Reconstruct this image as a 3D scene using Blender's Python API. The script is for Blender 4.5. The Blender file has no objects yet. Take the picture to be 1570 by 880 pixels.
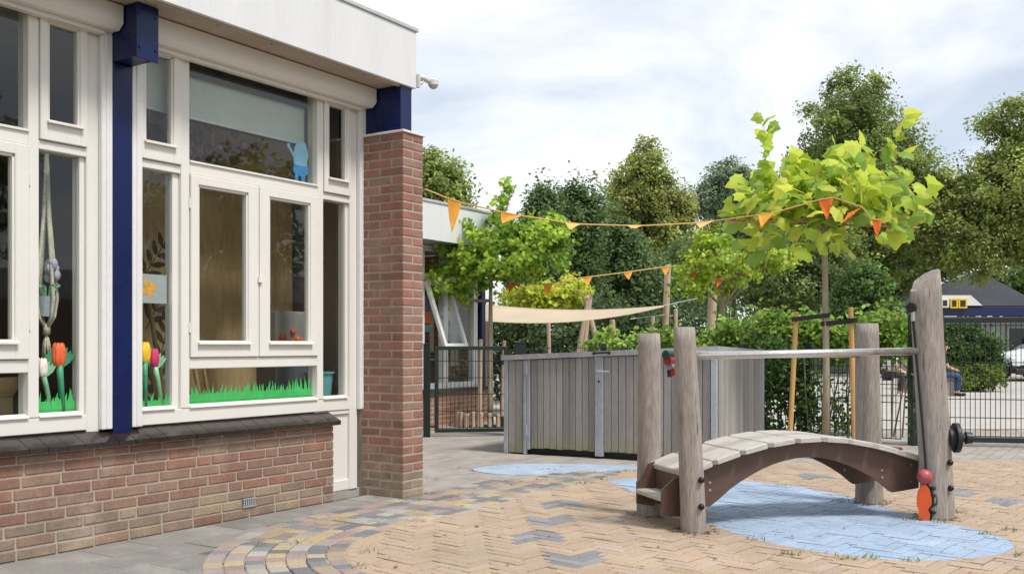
import bpy, bmesh, math, random
import numpy as np
from mathutils import Vector, Matrix, Euler
R = math.radians
rnd = random.Random(7)
SC = bpy.context.scene
COL = SC.collection

# ---------------------------------------------------------------- camera
CAM_H, FPX, CX, HY = 1.09, 1526.0, 785.0, 530.0
cd = bpy.data.cameras.new('camera')
cam = bpy.data.objects.new('camera', cd); COL.objects.link(cam)
cd.lens = 35.0; cd.sensor_width = 36.0; cd.sensor_fit = 'HORIZONTAL'
cd.shift_y = (HY - 440.0) / 1570.0
cd.clip_start = 0.05; cd.clip_end = 2000.0
cam.location = (0, 0, CAM_H); cam.rotation_euler = (R(90), 0, 0)
SC.camera = cam

# ---------------------------------------------------------------- sky and sun
SUN_EL, SUN_AZ = 58.0, 130.0          # azimuth measured from +Y towards +X
world = bpy.data.worlds.new('World'); SC.world = world; world.use_nodes = True
wn, wl = world.node_tree.nodes, world.node_tree.links
wn.clear()
wo = wn.new('ShaderNodeOutputWorld'); bg = wn.new('ShaderNodeBackground')
sky = wn.new('ShaderNodeTexSky'); sky.sky_type = 'NISHITA'; sky.sun_disc = False
sky.sun_elevation = R(SUN_EL); sky.sun_rotation = R(SUN_AZ)
sky.air_density = 1.0; sky.dust_density = 1.2; sky.ozone_density = 1.0
tc = wn.new('ShaderNodeTexCoord')
sep = wn.new('ShaderNodeSeparateXYZ'); wl.new(tc.outputs['Generated'], sep.inputs[0])
mz = wn.new('ShaderNodeMath'); mz.operation = 'MAXIMUM'; wl.new(sep.outputs['Z'], mz.inputs[0]); mz.inputs[1].default_value = 0.0
ad = wn.new('ShaderNodeMath'); ad.operation = 'ADD'; wl.new(mz.outputs[0], ad.inputs[0]); ad.inputs[1].default_value = 0.16
dx = wn.new('ShaderNodeMath'); dx.operation = 'DIVIDE'; wl.new(sep.outputs['X'], dx.inputs[0]); wl.new(ad.outputs[0], dx.inputs[1])
dy = wn.new('ShaderNodeMath'); dy.operation = 'DIVIDE'; wl.new(sep.outputs['Y'], dy.inputs[0]); wl.new(ad.outputs[0], dy.inputs[1])
cb = wn.new('ShaderNodeCombineXYZ'); wl.new(dx.outputs[0], cb.inputs[0]); wl.new(dy.outputs[0], cb.inputs[1]); cb.inputs[2].default_value = 1.3
nz = wn.new('ShaderNodeTexNoise'); nz.inputs['Scale'].default_value = 0.95; nz.inputs['Detail'].default_value = 7.0
nz.inputs['Roughness'].default_value = 0.56; nz.inputs['Distortion'].default_value = 0.35
wl.new(cb.outputs[0], nz.inputs['Vector'])
rp = wn.new('ShaderNodeValToRGB'); rp.color_ramp.elements[0].position = 0.38; rp.color_ramp.elements[1].position = 0.60
rp.color_ramp.elements[0].color = (0.42, 0.42, 0.42, 1); rp.color_ramp.elements[1].color = (1, 1, 1, 1)
wl.new(nz.outputs['Fac'], rp.inputs[0])
nz2 = wn.new('ShaderNodeTexNoise'); nz2.inputs['Scale'].default_value = 1.7; nz2.inputs['Detail'].default_value = 6.0
wl.new(cb.outputs[0], nz2.inputs['Vector'])
cr = wn.new('ShaderNodeValToRGB'); cr.color_ramp.elements[0].position = 0.32; cr.color_ramp.elements[1].position = 0.62
cr.color_ramp.elements[0].color = (6.7, 7.0, 7.4, 1); cr.color_ramp.elements[1].color = (8.0, 8.1, 8.2, 1)
wl.new(nz2.outputs['Fac'], cr.inputs[0])
mx = wn.new('ShaderNodeMix'); mx.data_type = 'RGBA'
wl.new(rp.outputs[0], mx.inputs[0]); wl.new(sky.outputs[0], mx.inputs[6]); wl.new(cr.outputs[0], mx.inputs[7])
wl.new(mx.outputs[2], bg.inputs[0]); bg.inputs[1].default_value = 0.10
wl.new(bg.outputs[0], wo.inputs[0])

sd = bpy.data.lights.new('sun', 'SUN'); sd.energy = 2.4; sd.angle = R(12); sd.color = (1.0, 0.965, 0.91)
sun = bpy.data.objects.new('sun', sd); COL.objects.link(sun)
sv = Vector((math.sin(R(SUN_AZ)) * math.cos(R(SUN_EL)), math.cos(R(SUN_AZ)) * math.cos(R(SUN_EL)), math.sin(R(SUN_EL))))
sun.rotation_euler = sv.to_track_quat('Z', 'Y').to_euler(); sun.location = sv * 60

vs = SC.view_settings
vs.view_transform = 'Standard'; vs.look = 'None'; vs.gamma = 1.0; vs.use_curve_mapping = False
vs.exposure = 0.56
SC.display_settings.display_device = 'sRGB'

# ---------------------------------------------------------------- helpers
def P(px, py, Y):
    return Vector(((px - CX) / FPX * Y, Y, CAM_H + (HY - py) / FPX * Y))
def G(px, py):
    Y = FPX * CAM_H / (py - HY)
    return Vector(((px - CX) / FPX * Y, Y, 0))

class MB:
    def __init__(s): s.v = []; s.f = []
    def add(s, vs_, fs_):
        k = len(s.v); s.v += [tuple(p) for p in vs_]; s.f += [tuple(i + k for i in f) for f in fs_]; return s
    def box(s, a, b):
        x0, y0, z0 = a; x1, y1, z1 = b
        return s.add([(x0,y0,z0),(x1,y0,z0),(x1,y1,z0),(x0,y1,z0),(x0,y0,z1),(x1,y0,z1),(x1,y1,z1),(x0,y1,z1)],
                     [(3,2,1,0),(4,5,6,7),(0,1,5,4),(1,2,6,5),(2,3,7,6),(3,0,4,7)])
    def bbox(s, a, b, c=.004):                       # box with chamfered edges
        bm = bmesh.new(); bmesh.ops.create_cube(bm, size=1)
        A, B = Vector(a), Vector(b); d = B - A
        for v in bm.verts: v.co = A + Vector(((v.co.x+.5)*d.x, (v.co.y+.5)*d.y, (v.co.z+.5)*d.z))
        c = min(c, min(abs(t) for t in d) * .4)
        bmesh.ops.bevel(bm, geom=bm.edges[:], offset=c, segments=1, affect='EDGES')
        bm.verts.index_update(); bm.normal_update()
        s.add([v.co for v in bm.verts], [[v.index for v in f.verts] for f in bm.faces]); bm.free(); return s
    def tube(s, pts, r, n=8, cap=True):
        pts = [Vector(p) for p in pts]; m = len(pts)
        if not hasattr(r, '__len__'): r = [r] * m
        k = len(s.v); ref = None
        for i, p in enumerate(pts):
            t = (pts[min(i+1, m-1)] - pts[max(i-1, 0)]).normalized()
            if ref is None:
                ref = Vector((0,0,1)) if abs(t.z) < .9 else Vector((1,0,0))
            u = (ref - t * ref.dot(t)).normalized(); w = t.cross(u); ref = u
            for j in range(n):
                a = 2*math.pi*j/n; s.v.append(tuple(p + (u*math.cos(a) + w*math.sin(a)) * r[i]))
        for i in range(m-1):
            for j in range(n):
                s.f.append((k+i*n+j, k+i*n+(j+1)%n, k+(i+1)*n+(j+1)%n, k+(i+1)*n+j))
        if cap:
            s.f.append(tuple(k+j for j in reversed(range(n)))); s.f.append(tuple(k+(m-1)*n+j for j in range(n)))
        return s
    def prism(s, poly, frame, t):
        """poly: 2-D outline; frame: (origin, ex, ey, en); extruded t along en"""
        o, ex, ey, en = frame; n = len(poly); k = len(s.v)
        for q in (0, t):
            for x, y in poly: s.v.append(tuple(o + ex*x + ey*y + en*q))
        s.f.append(tuple(k+i for i in reversed(range(n)))); s.f.append(tuple(k+n+i for i in range(n)))
        for i in range(n): j = (i+1) % n; s.f.append((k+i, k+j, k+n+j, k+n+i))
        return s
    def sphere(s, c, r, nu=16, nv=10):
        k = len(s.v); c = Vector(c); r = (r,)*3 if not hasattr(r, '__len__') else r
        for i in range(1, nv):
            th = math.pi*i/nv
            for j in range(nu):
                a = 2*math.pi*j/nu
                s.v.append((c.x+r[0]*math.sin(th)*math.cos(a), c.y+r[1]*math.sin(th)*math.sin(a), c.z+r[2]*math.cos(th)))
        t = len(s.v); s.v.append((c.x,c.y,c.z+r[2])); s.v.append((c.x,c.y,c.z-r[2]))
        for i in range(nv-2):
            for j in range(nu):
                s.f.append((k+i*nu+j, k+(i+1)*nu+j, k+(i+1)*nu+(j+1)%nu, k+i*nu+(j+1)%nu))
        for j in range(nu):
            s.f.append((t, k+j, k+(j+1)%nu)); s.f.append((t+1, k+(nv-2)*nu+(j+1)%nu, k+(nv-2)*nu+j))
        return s
    def xf(s, m):
        s.v = [tuple(m @ Vector(p)) for p in s.v]; return s
    def mesh(s, name, m, smooth=False):
        me = bpy.data.meshes.new(name); me.from_pydata(s.v, [], s.f); me.update()
        if m: me.materials.append(MAT[m])
        if smooth: me.polygons.foreach_set('use_smooth', [True]*len(me.polygons))
        return me
    def build(s, name, m, parent=None, loc=(0,0,0), rot=(0,0,0), smooth=False, sub=True):
        """vertices are in the parent's local frame; with sub they are shifted to a local origin at loc"""
        L = Vector(loc)
        if sub and L.length: s.v = [tuple(Vector(p) - L) for p in s.v]
        return link(name, s.mesh(name, m, smooth), parent, loc, rot)

def link(name, me, parent=None, loc=(0,0,0), rot=(0,0,0), color=None):
    o = bpy.data.objects.new(name, me); COL.objects.link(o)
    o.location = loc; o.rotation_euler = rot
    if parent is not None: o.parent = parent
    if color is not None: o.color = (*color[:3], 1)
    return o
def tag(o, label=None, cat=None, group=None, kind=None):
    if label: o['label'] = label
    if cat: o['category'] = cat
    if group: o['group'] = group
    if kind: o['kind'] = kind
    return o
def thing(name, label, cat, loc=(0,0,0), rz=0.0, group=None):
    o = bpy.data.objects.new(name, None); COL.objects.link(o); o.empty_display_size = .2
    o.location = loc; o.rotation_euler = (0, 0, rz)
    return tag(o, label, cat, group)
def copy_tree(o, parent=None):
    c = o.copy(); COL.objects.link(c); c.parent = parent
    for ch in list(o.children): copy_tree(ch, c)
    return c

# ---------------------------------------------------------------- materials
MAT = {}
def M(name, col=(.5,.5,.5), rough=.6, var=.12, scale=3.0, fine=40.0, fvar=.10, bump=0.0, bscale=60.0, metal=0.0,
      src='const', stretch=None, local=False, hue=0.0, spec=.5, trans=0.0, stain=None, coat=0.0, algae=False):
    m = bpy.data.materials.new(name); MAT[name] = m; m.use_nodes = True
    nt = m.node_tree; N, L = nt.nodes, nt.links; N.clear()
    out = N.new('ShaderNodeOutputMaterial'); b = N.new('ShaderNodeBsdfPrincipled')
    if local:
        t = N.new('ShaderNodeTexCoord'); oi = N.new('ShaderNodeObjectInfo')
        va = N.new('ShaderNodeVectorMath'); va.operation = 'MULTIPLY_ADD'
        ml = N.new('ShaderNodeMath'); ml.operation = 'MULTIPLY'; ml.inputs[1].default_value = 37.0
        L.new(oi.outputs['Random'], ml.inputs[0])
        va.inputs[1].default_value = (1,1,1); L.new(t.outputs['Object'], va.inputs[0]); L.new(ml.outputs[0], va.inputs[2])
        vec = va.outputs[0]
    else:
        vec = N.new('ShaderNodeNewGeometry').outputs['Position']
    if stretch:
        mp = N.new('ShaderNodeMapping'); mp.inputs['Scale'].default_value = stretch; L.new(vec, mp.inputs['Vector']); vec = mp.outputs[0]
    def noise(sc, det=4.0, rg=.55):
        n = N.new('ShaderNodeTexNoise'); n.inputs['Scale'].default_value = sc; n.inputs['Detail'].default_value = det
        n.inputs['Roughness'].default_value = rg; L.new(vec, n.inputs['Vector']); return n.outputs['Fac']
    def ranged(o, a, c, lo=.3, hi=.7):
        r = N.new('ShaderNodeMapRange'); r.inputs[1].default_value = lo; r.inputs[2].default_value = hi
        r.inputs[3].default_value = a; r.inputs[4].default_value = c; L.new(o, r.inputs[0]); return r.outputs[0]
    if src == 'const':
        rgb = N.new('ShaderNodeRGB'); rgb.outputs[0].default_value = (*col, 1); base = rgb.outputs[0]
    elif src == 'obj':
        base = N.new('ShaderNodeObjectInfo').outputs['Color']
    else:
        a = N.new('ShaderNodeAttribute'); a.attribute_name = src; base = a.outputs['Color']
    hs = N.new('ShaderNodeHueSaturation'); L.new(base, hs.inputs['Color'])
    mu = N.new('ShaderNodeMath'); mu.operation = 'MULTIPLY'
    L.new(ranged(noise(scale), 1-var, 1+var), mu.inputs[0]); L.new(ranged(noise(fine, 3), 1-fvar, 1+fvar), mu.inputs[1])
    L.new(mu.outputs[0], hs.inputs['Value'])
    colr = hs.outputs[0]
    for st_ in ([stain] if stain and not isinstance(stain, list) else (stain or [])):   # (colour, scale, lo, hi, amount): patches with a shape of their own
        sc_, (r0, g0, b0), lo, hi, am = st_[1], st_[0], st_[2], st_[3], st_[4]
        f = ranged(noise(sc_, 6.0, .62), 0, am, lo, hi)
        mx = N.new('ShaderNodeMix'); mx.data_type = 'RGBA'; L.new(f, mx.inputs[0]); L.new(colr, mx.inputs[6])
        mx.inputs[7].default_value = (r0, g0, b0, 1); colr = mx.outputs[2]
    if algae:                                         # green growth on the lowest part of a board
        ta = N.new('ShaderNodeTexCoord'); sa = N.new('ShaderNodeSeparateXYZ'); L.new(ta.outputs['Object'], sa.inputs[0])
        fa_ = ranged(sa.outputs[2], .75, 0, .02, .17); fm = N.new('ShaderNodeMath'); fm.operation = 'MULTIPLY'
        L.new(fa_, fm.inputs[0]); L.new(ranged(noise(4.0), .1, 1, .35, .6), fm.inputs[1])
        mx = N.new('ShaderNodeMix'); mx.data_type = 'RGBA'; L.new(fm.outputs[0], mx.inputs[0]); L.new(colr, mx.inputs[6])
        mx.inputs[7].default_value = (.30,.29,.13,1); colr = mx.outputs[2]
    L.new(colr, b.inputs['Base Color'])
    b.inputs['Metallic'].default_value = metal
    b.inputs['Specular IOR Level'].default_value = spec
    b.inputs['Coat Weight'].default_value = coat
    L.new(ranged(noise(scale*4), max(rough-.08, .02), min(rough+.08, 1)), b.inputs['Roughness'])
    if bump:
        bn = N.new('ShaderNodeBump'); bn.inputs['Strength'].default_value = bump; bn.inputs['Distance'].default_value = .004
        L.new(noise(bscale, 5, .65), bn.inputs['Height']); L.new(bn.outputs[0], b.inputs['Normal'])
    if trans:
        tr = N.new('ShaderNodeBsdfTranslucent'); L.new(colr, tr.inputs[0])
        ms = N.new('ShaderNodeMixShader'); ms.inputs[0].default_value = trans
        L.new(b.outputs[0], ms.inputs[1]); L.new(tr.outputs[0], ms.inputs[2]); L.new(ms.outputs[0], out.inputs[0])
    else:
        L.new(b.outputs[0], out.inputs[0])
    return m
def M_glass(name, tint=(.93,.96,.95), refl=1.0):
    m = bpy.data.materials.new(name); MAT[name] = m; m.use_nodes = True
    nt = m.node_tree; N, L = nt.nodes, nt.links; N.clear()
    out = N.new('ShaderNodeOutputMaterial'); tr = N.new('ShaderNodeBsdfTransparent'); tr.inputs[0].default_value = (*tint, 1)
    gl = N.new('ShaderNodeBsdfGlossy'); gl.inputs['Roughness'].default_value = .015
    fr = N.new('ShaderNodeFresnel'); fr.inputs[0].default_value = 1.5
    mt = N.new('ShaderNodeMath'); mt.operation = 'MULTIPLY'; mt.inputs[1].default_value = refl; mt.use_clamp = True
    bn = N.new('ShaderNodeBump'); bn.inputs['Strength'].default_value = .06; bn.inputs['Distance'].default_value = .01
    ns = N.new('ShaderNodeTexNoise'); ns.inputs['Scale'].default_value = 1.4; ns.inputs['Detail'].default_value = 1.0
    L.new(N.new('ShaderNodeNewGeometry').outputs['Position'], ns.inputs['Vector']); L.new(ns.outputs['Fac'], bn.inputs['Height'])
    L.new(bn.outputs[0], gl.inputs['Normal'])
    gm = N.new('ShaderNodeNewGeometry'); iv = N.new('ShaderNodeMath'); iv.operation = 'SUBTRACT'; iv.inputs[0].default_value = 1.0; L.new(gm.outputs['Backfacing'], iv.inputs[1])
    m2 = N.new('ShaderNodeMath'); m2.operation = 'MULTIPLY'; L.new(fr.outputs[0], m2.inputs[0]); L.new(iv.outputs[0], m2.inputs[1])   # only the outer face mirrors
    L.new(m2.outputs[0], mt.inputs[0])
    ms = N.new('ShaderNodeMixShader'); L.new(mt.outputs[0], ms.inputs[0]); L.new(tr.outputs[0], ms.inputs[1]); L.new(gl.outputs[0], ms.inputs[2])
    L.new(ms.outputs[0], out.inputs[0]); return m
def M_brickwall(name):
    m = bpy.data.materials.new(name); MAT[name] = m; m.use_nodes = True
    nt = m.node_tree; N, L = nt.nodes, nt.links; b = N['Principled BSDF']
    t = N.new('ShaderNodeTexCoord'); sp = N.new('ShaderNodeSeparateXYZ'); L.new(t.outputs['Object'], sp.inputs[0])
    ad = N.new('ShaderNodeMath'); L.new(sp.outputs[0], ad.inputs[0]); L.new(sp.outputs[1], ad.inputs[1])
    cb = N.new('ShaderNodeCombineXYZ'); L.new(ad.outputs[0], cb.inputs[0]); L.new(sp.outputs[2], cb.inputs[1])
    bt = N.new('ShaderNodeTexBrick'); L.new(cb.outputs[0], bt.inputs['Vector'])
    bt.inputs['Scale'].default_value = 1.0; bt.inputs['Brick Width'].default_value = .22; bt.inputs['Row Height'].default_value = .0625
    bt.inputs['Mortar Size'].default_value = .006; bt.inputs['Color1'].default_value = (.29,.125,.085,1); bt.inputs['Color2'].default_value = (.36,.19,.13,1)
    bt.inputs['Mortar'].default_value = (.42,.36,.29,1)
    L.new(bt.outputs[0], b.inputs['Base Color']); b.inputs['Roughness'].default_value = .85
    bn = N.new('ShaderNodeBump'); bn.inputs['Strength'].default_value = .6; bn.inputs['Distance'].default_value = .006; bn.invert = True
    L.new(bt.outputs['Fac'], bn.inputs['Height']); L.new(bn.outputs[0], b.inputs['Normal'])

M('cream_paint', (.73,.705,.65), .42, .02, 2.5, 30, .012, .03, 90, stain=((.46,.40,.31), 5.0, .66, .86, .22))
M('white_trim', (.72,.71,.69), .35, .04, 2, 30, .03)
M('fascia_white', (.68,.685,.685), .55, .035, 1.2, 14, .03, .05, 50, stretch=(5,5,.45), stain=((.46,.44,.39), 1.6, .56, .80, .34))
M('soffit_brown', (.40,.33,.26), .7, .08, 3, 30, .06)
M('cap_metal', (.60,.60,.58), .4, .06, 3, 30, .05, metal=.6)
M('blue_steel', (.0035,.011,.070), .30, .10, 2, 30, .05, spec=.35)
M('black_mat', (.012,.012,.013), .5, .1, 5, 40, .1)
M('brick', src='obj', rough=.88, var=.16, scale=9, fine=70, fvar=.16, bump=.5, bscale=90, stain=((.52,.44,.36), 2.4, .56, .78, .55))
M('mortar', (.385,.325,.26), .95, .12, 8, 90, .15, .5, 120)
M_brickwall('brick_far')
M('sill_tile', (.024,.017,.015), .16, .25, 9, 60, .18, .15, 60, spec=.6)
M('slab', src='obj', rough=.9, var=.13, scale=5, fine=90, fvar=.16, bump=.3, bscale=150, stain=((.42,.40,.36), 5.0, .55, .8, .5))
PST = [((.26,.215,.165), 1.3, .56, .82, .34), ((.52,.46,.39), 2.1, .60, .82, .45), ((.10,.085,.06), 9.0, .68, .78, .45)]
M('paver', src='obj', rough=.88, var=.10, scale=1.1, fine=70, fvar=.15, bump=.35, bscale=130, stain=PST)
M('paver_attr', src='col', rough=.88, var=.10, scale=1.1, fine=70, fvar=.15, bump=.35, bscale=130, stain=PST)
M('paver_blue', src='obj', rough=.8, var=.10, scale=2.5, fine=60, fvar=.12, bump=.3, bscale=130, stain=[((.34,.31,.28), 9.0, .57, .72, .55), ((.46,.52,.58), 3.0, .52, .75, .5)])
M('paver_blue_attr', src='col', rough=.8, var=.10, scale=2.5, fine=60, fvar=.12, bump=.3, bscale=130, stain=[((.34,.31,.28), 9.0, .57, .72, .55), ((.46,.52,.58), 3.0, .52, .75, .5)])
M('joint_sand', (.15,.11,.075), .95, .2, 6, 90, .2, .4, 150)
M('joint_grey', (.13,.115,.095), .95, .2, 6, 90, .2, .4, 150)
M('plaza', (.43,.405,.37), .93, .08, .8, 22, .10, .3, 60)
M('soil', (.085,.075,.04), .95, .25, 1.5, 20, .25, .4, 30)
M('post_wood', (.305,.265,.228), .85, .24, 2.2, 14, .28, .9, 16, stretch=(9,9,.9), stain=[((.19,.16,.14), 2.2, .54, .72, .6), ((.06,.045,.038), 4.5, .64, .70, .75), ((.46,.44,.41), 1.3, .58, .74, .4)])
M('deck_wood', (.47,.435,.385), .85, .14, 3, 18, .16, .4, 20, stretch=(1.2,11,11), local=True)
M('shed_wood', src='obj', rough=.85, var=.12, scale=2.2, fine=16, fvar=.15, bump=.4, bscale=18, stretch=(12,12,.7), stain=((.24,.21,.18), 3.0, .55, .75, .35), algae=True)
M('pole_wood', (.46,.355,.25), .8, .14, 3, 20, .14, .3, 20, stretch=(9,9,.9))
M('stake_wood', (.55,.33,.125), .8, .14, 3, 20, .14, .3, 20, stretch=(9,9,.9))
M('brown_panel', (.105,.060,.042), .45, .10, 3, 40, .06, .08, 120)
M('galvanised', (.50,.545,.585), .42, .12, 4, 30, .10, metal=.55)
M('lid_metal', (.52,.545,.58), .38, .12, 3, 30, .10, metal=.5)
M('steel_rail', (.66,.64,.60), .30, .06, 5, 40, .05, metal=.85)
M('green_steel', (.010,.022,.018), .38, .1, 3, 30, .08)
M('rubber', (.012,.012,.013), .55, .15, 6, 60, .12)
M('bolt', (.02,.02,.022), .35, .1, 6, 40, .1, metal=.5)
M('bolt_light', (.45,.44,.42), .35, .1, 6, 40, .1, metal=.8)
M('orange_plastic', (.80,.105,.012), .38, .06, 6, 40, .05)
M('pink_ball', (.40,.075,.085), .42, .16, 9, 40, .12, .1, 40)
M('red_plastic', (.36,.015,.02), .35, .08, 6, 40, .05)
M('green_plastic', (.008,.06,.035), .35, .08, 6, 40, .05)
M('grey_plastic', (.22,.25,.28), .4, .08, 6, 40, .05)
M('rust_button', (.42,.115,.06), .5, .12, 8, 60, .1)
M('flag_yellow', (.86,.47,.075), .75, .08, 8, 60, .05, trans=.4)
M('flag_pale', (.86,.62,.22), .75, .08, 8, 60, .05, trans=.4)
M('flag_orange', (.84,.235,.03), .75, .08, 8, 60, .05, trans=.4)  # on the upper string this deeper orange paints in the shaded, backlit side
M('rope_orange', (.60,.36,.13), .85, .1, 8, 60, .1)
M('rope_blue', (.50,.58,.60), .8, .1, 8, 60, .1)
M('sail', (.66,.55,.40), .8, .06, 2, 40, .04, .1, 80, trans=.3)
M('bark_young', (.33,.28,.20), .9, .2, 5, 30, .2, .5, 40, stretch=(4,4,1))
M('bark', (.20,.165,.115), .9, .25, 5, 30, .25, .6, 40, stretch=(4,4,1))
M('bark_dark', (.075,.06,.045), .9, .25, 3, 20, .25, .6, 20, stretch=(3,3,.8))
M('leaf', src='col', rough=.5, var=.05, scale=2, fine=20, fvar=.05, spec=.35, trans=.45)
M('leaf_far', src='col', rough=.6, var=.08, scale=.5, fine=9, fvar=.08, spec=.25, trans=.48)
M('leaf_obj', src='obj', rough=.45, var=.06, scale=9, fine=60, fvar=.06, spec=.35, trans=.58)
M_glass('glass', refl=1.5); M_glass('glass_far', (.25,.27,.28), 1.6)
M('ply', (.46,.30,.15), .6, .16, 3, 12, .12, .1, 20, stretch=(2.5,2.5,.5))
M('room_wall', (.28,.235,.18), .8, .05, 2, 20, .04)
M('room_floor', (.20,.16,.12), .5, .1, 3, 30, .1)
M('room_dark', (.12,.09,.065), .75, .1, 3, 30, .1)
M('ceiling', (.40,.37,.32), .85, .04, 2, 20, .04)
M('mural', (.055,.045,.03), .8, .15, 10, 60, .1)
M('blind', (.82,.84,.79), .85, .05, 1.5, 30, .03, trans=.4)
M('paper_green', (.10,.70,.19), .75, .12, 8, 60, .08, trans=.25)
M('stem_green', (.05,.33,.17), .55, .15, 14, 60, .1)
M('stem_pale', (.30,.58,.36), .55, .15, 14, 60, .1)
M('tulip_orange', (.72,.12,.03), .5, .15, 20, 60, .1)
M('tulip_yellow', (.80,.50,.02), .5, .15, 20, 60, .1)
M('tulip_pink', (.55,.03,.13), .5, .15, 20, 60, .1)
M('tulip_white', (.72,.66,.58), .5, .15, 20, 60, .1)
M('macrame', (.68,.60,.46), .9, .15, 20, 80, .2, .4, 120)
M('pot_grey', (.45,.50,.55), .5, .1, 10, 60, .08)
M('paper_grey', (.45,.46,.48), .8, .04, 4, 60, .03)
M('butterfly', (.86,.40,.06), .7, .2, 30, 90, .1)
M('ribbon_pale', (.50,.48,.58), .6, .2, 20, 60, .15)
M('cut_light', (.28,.60,.80), .7, .05, 8, 60, .04)
M('cut_blue', (.03,.30,.68), .7, .05, 8, 60, .04)
M('bin_teal', (.13,.36,.38), .5, .06, 5, 40, .05)
M('bin_blue', (.015,.03,.33), .4, .06, 5, 40, .05)
M('cardboard', (.36,.24,.13), .85, .08, 5, 40, .06)
M('stick_wood', (.42,.27,.13), .75, .15, 8, 40, .12)
M('clear_box', (.55,.52,.50), .25, .06, 5, 40, .04, trans=.5)
M('dried', src='col', rough=.9, var=.1, scale=10, fine=50, fvar=.1)
M('grey_chair', (.10,.11,.13), .6, .08, 5, 40, .06)
M('paint_art', src='col', rough=.8, var=.1, scale=14, fine=50, fvar=.1)
M('roof_tile', (.05,.052,.06), .85, .14, .6, 9, .14, .2, 10, spec=.15)
M('house_wall', (.24,.245,.245), .85, .06, .6, 9, .06)
M('dormer_white', (.70,.69,.66), .6, .07, .6, 9, .05)
M('yellow_paint', (.78,.50,.01), .45, .05, 3, 20, .04)
M('navy_board', (.004,.010,.07), .4, .06, 2, 20, .04)
M('skin_tone', (.58,.33,.23), .55, .06, 9, 60, .05)
M('hair_brown', (.045,.022,.014), .6, .2, 30, 90, .2)
M('cloth_black', (.014,.014,.017), .85, .15, 8, 60, .1)
M('cloth_white', (.74,.74,.76), .85, .06, 8, 60, .05)
M('denim', (.045,.09,.20), .9, .2, 8, 60, .12)
M('cloth_dark', (.035,.036,.042), .9, .2, 8, 60, .12)
M('concrete', (.36,.34,.31), .9, .12, 3, 30, .1, .3, 60)
M('car_white', (.74,.75,.76), .2, .03, 2, 20, .02, coat=.6)
M('car_black', (.012,.012,.013), .4, .1, 3, 30, .08)
M('car_glass', (.012,.014,.016), .05, .05, 2, 20, .03)
M('lamp_glass', (.62,.64,.66), .12, .05, 9, 60, .04)
M('petal_yellow', (.85,.42,.01), .5, .08, 9, 60, .05)
M('camera_white', (.62,.60,.55), .45, .06, 9, 60, .05)

# ---------------------------------------------------------------- facade frame: s along the wall, o outwards, z up
PHI = math.atan(985.0 / FPX)
DX, DY = math.sin(PHI), math.cos(PHI)
W0 = G(511.3, 768.0)
FA = math.atan2(DY, DX)
def fw(s, o, z=0.0):
    return Vector((W0.x + s*DX + o*DY, W0.y + s*DY - o*DX, z))
def so(x, y):
    rx, ry = x - W0.x, y - W0.y
    return rx*DX + ry*DY, rx*DY - ry*DX

# ---------------------------------------------------------------- ground
ground = MB()
ground.add([(-400,-300,-.06),(400,-300,-.06),(400,700,-.06),(-400,700,-.06)], [(0,1,2,3)])
tag(ground.build('ground', 'soil'), 'bare dark soil and grass ground around the school yard', None, kind='structure')
pz = MB(); pz.add([(-6,11.2,-.02),(60,9.0,-.02),(60,44,-.02),(-6,44,-.02)], [(0,1,2,3)])
tag(pz.build('plaza', 'plaza'), 'pale grey paved square beyond the mesh fence', None, kind='structure')
bed = MB(); bed.add([(-7,-3,-.011),(14,-3,-.011),(14,13.2,-.011),(-7,13.2,-.011)], [(0,1,2,3)])
paving = tag(bed.build('playground_paving', 'joint_sand'), 'beige herringbone clinker paving of the school yard', None, kind='structure')

ARC_C, R_IN, R_OUT = (-.60, 2.05), 1.03, 1.74
def band_r(s, o):
    return math.hypot(s - ARC_C[0], o - ARC_C[1]) if s < ARC_C[0] else ARC_C[1] - o
def in_frame(x, y, z=0, m=30):
    if y < .5: return False
    px = CX + x/y*FPX; py = HY - (z - CAM_H)/y*FPX
    return -m < px < 1570+m and -m < py < 880+m

def prism_poly(mb, poly, z0, z1, ch=.004):
    """flat block over a convex ccw polygon with a chamfered rim"""
    n = len(poly); cx_ = sum(p[0] for p in poly)/n; cy_ = sum(p[1] for p in poly)/n
    k = len(mb.v)
    for (x, y) in poly: mb.v.append((x, y, z0))
    for (x, y) in poly: mb.v.append((x, y, z1 - ch*.7))
    for (x, y) in poly:
        d = math.hypot(x-cx_, y-cy_) or 1; q = max(0, 1 - ch*1.3/d)
        mb.v.append((cx_ + (x-cx_)*q, cy_ + (y-cy_)*q, z1))
    for i in range(n):
        j = (i+1) % n
        mb.f.append((k+i, k+j, k+n+j, k+n+i)); mb.f.append((k+n+i, k+n+j, k+2*n+j, k+2*n+i))
    mb.f.append(tuple(k+2*n+i for i in range(n)))
    return 2*n + 1
def joined(name, mbs, m, parent, cols):
    """one mesh whose faces carry the colour of their own piece"""
    me = mbs.mesh(name, m); a = me.color_attributes.new('col', 'FLOAT_COLOR', 'CORNER')
    arr = np.ones((len(me.loops), 4), dtype=np.float32)
    starts = np.empty(len(me.polygons), dtype=np.int32); me.polygons.foreach_get('loop_start', starts)
    tot = np.empty(len(me.polygons), dtype=np.int32); me.polygons.foreach_get('loop_total', tot)
    c = np.asarray(cols, dtype=np.float32); arr[:, :3] = np.repeat(c, tot, axis=0)
    a.data.foreach_set('color', arr.ravel())
    return link(name, me, parent)
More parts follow.
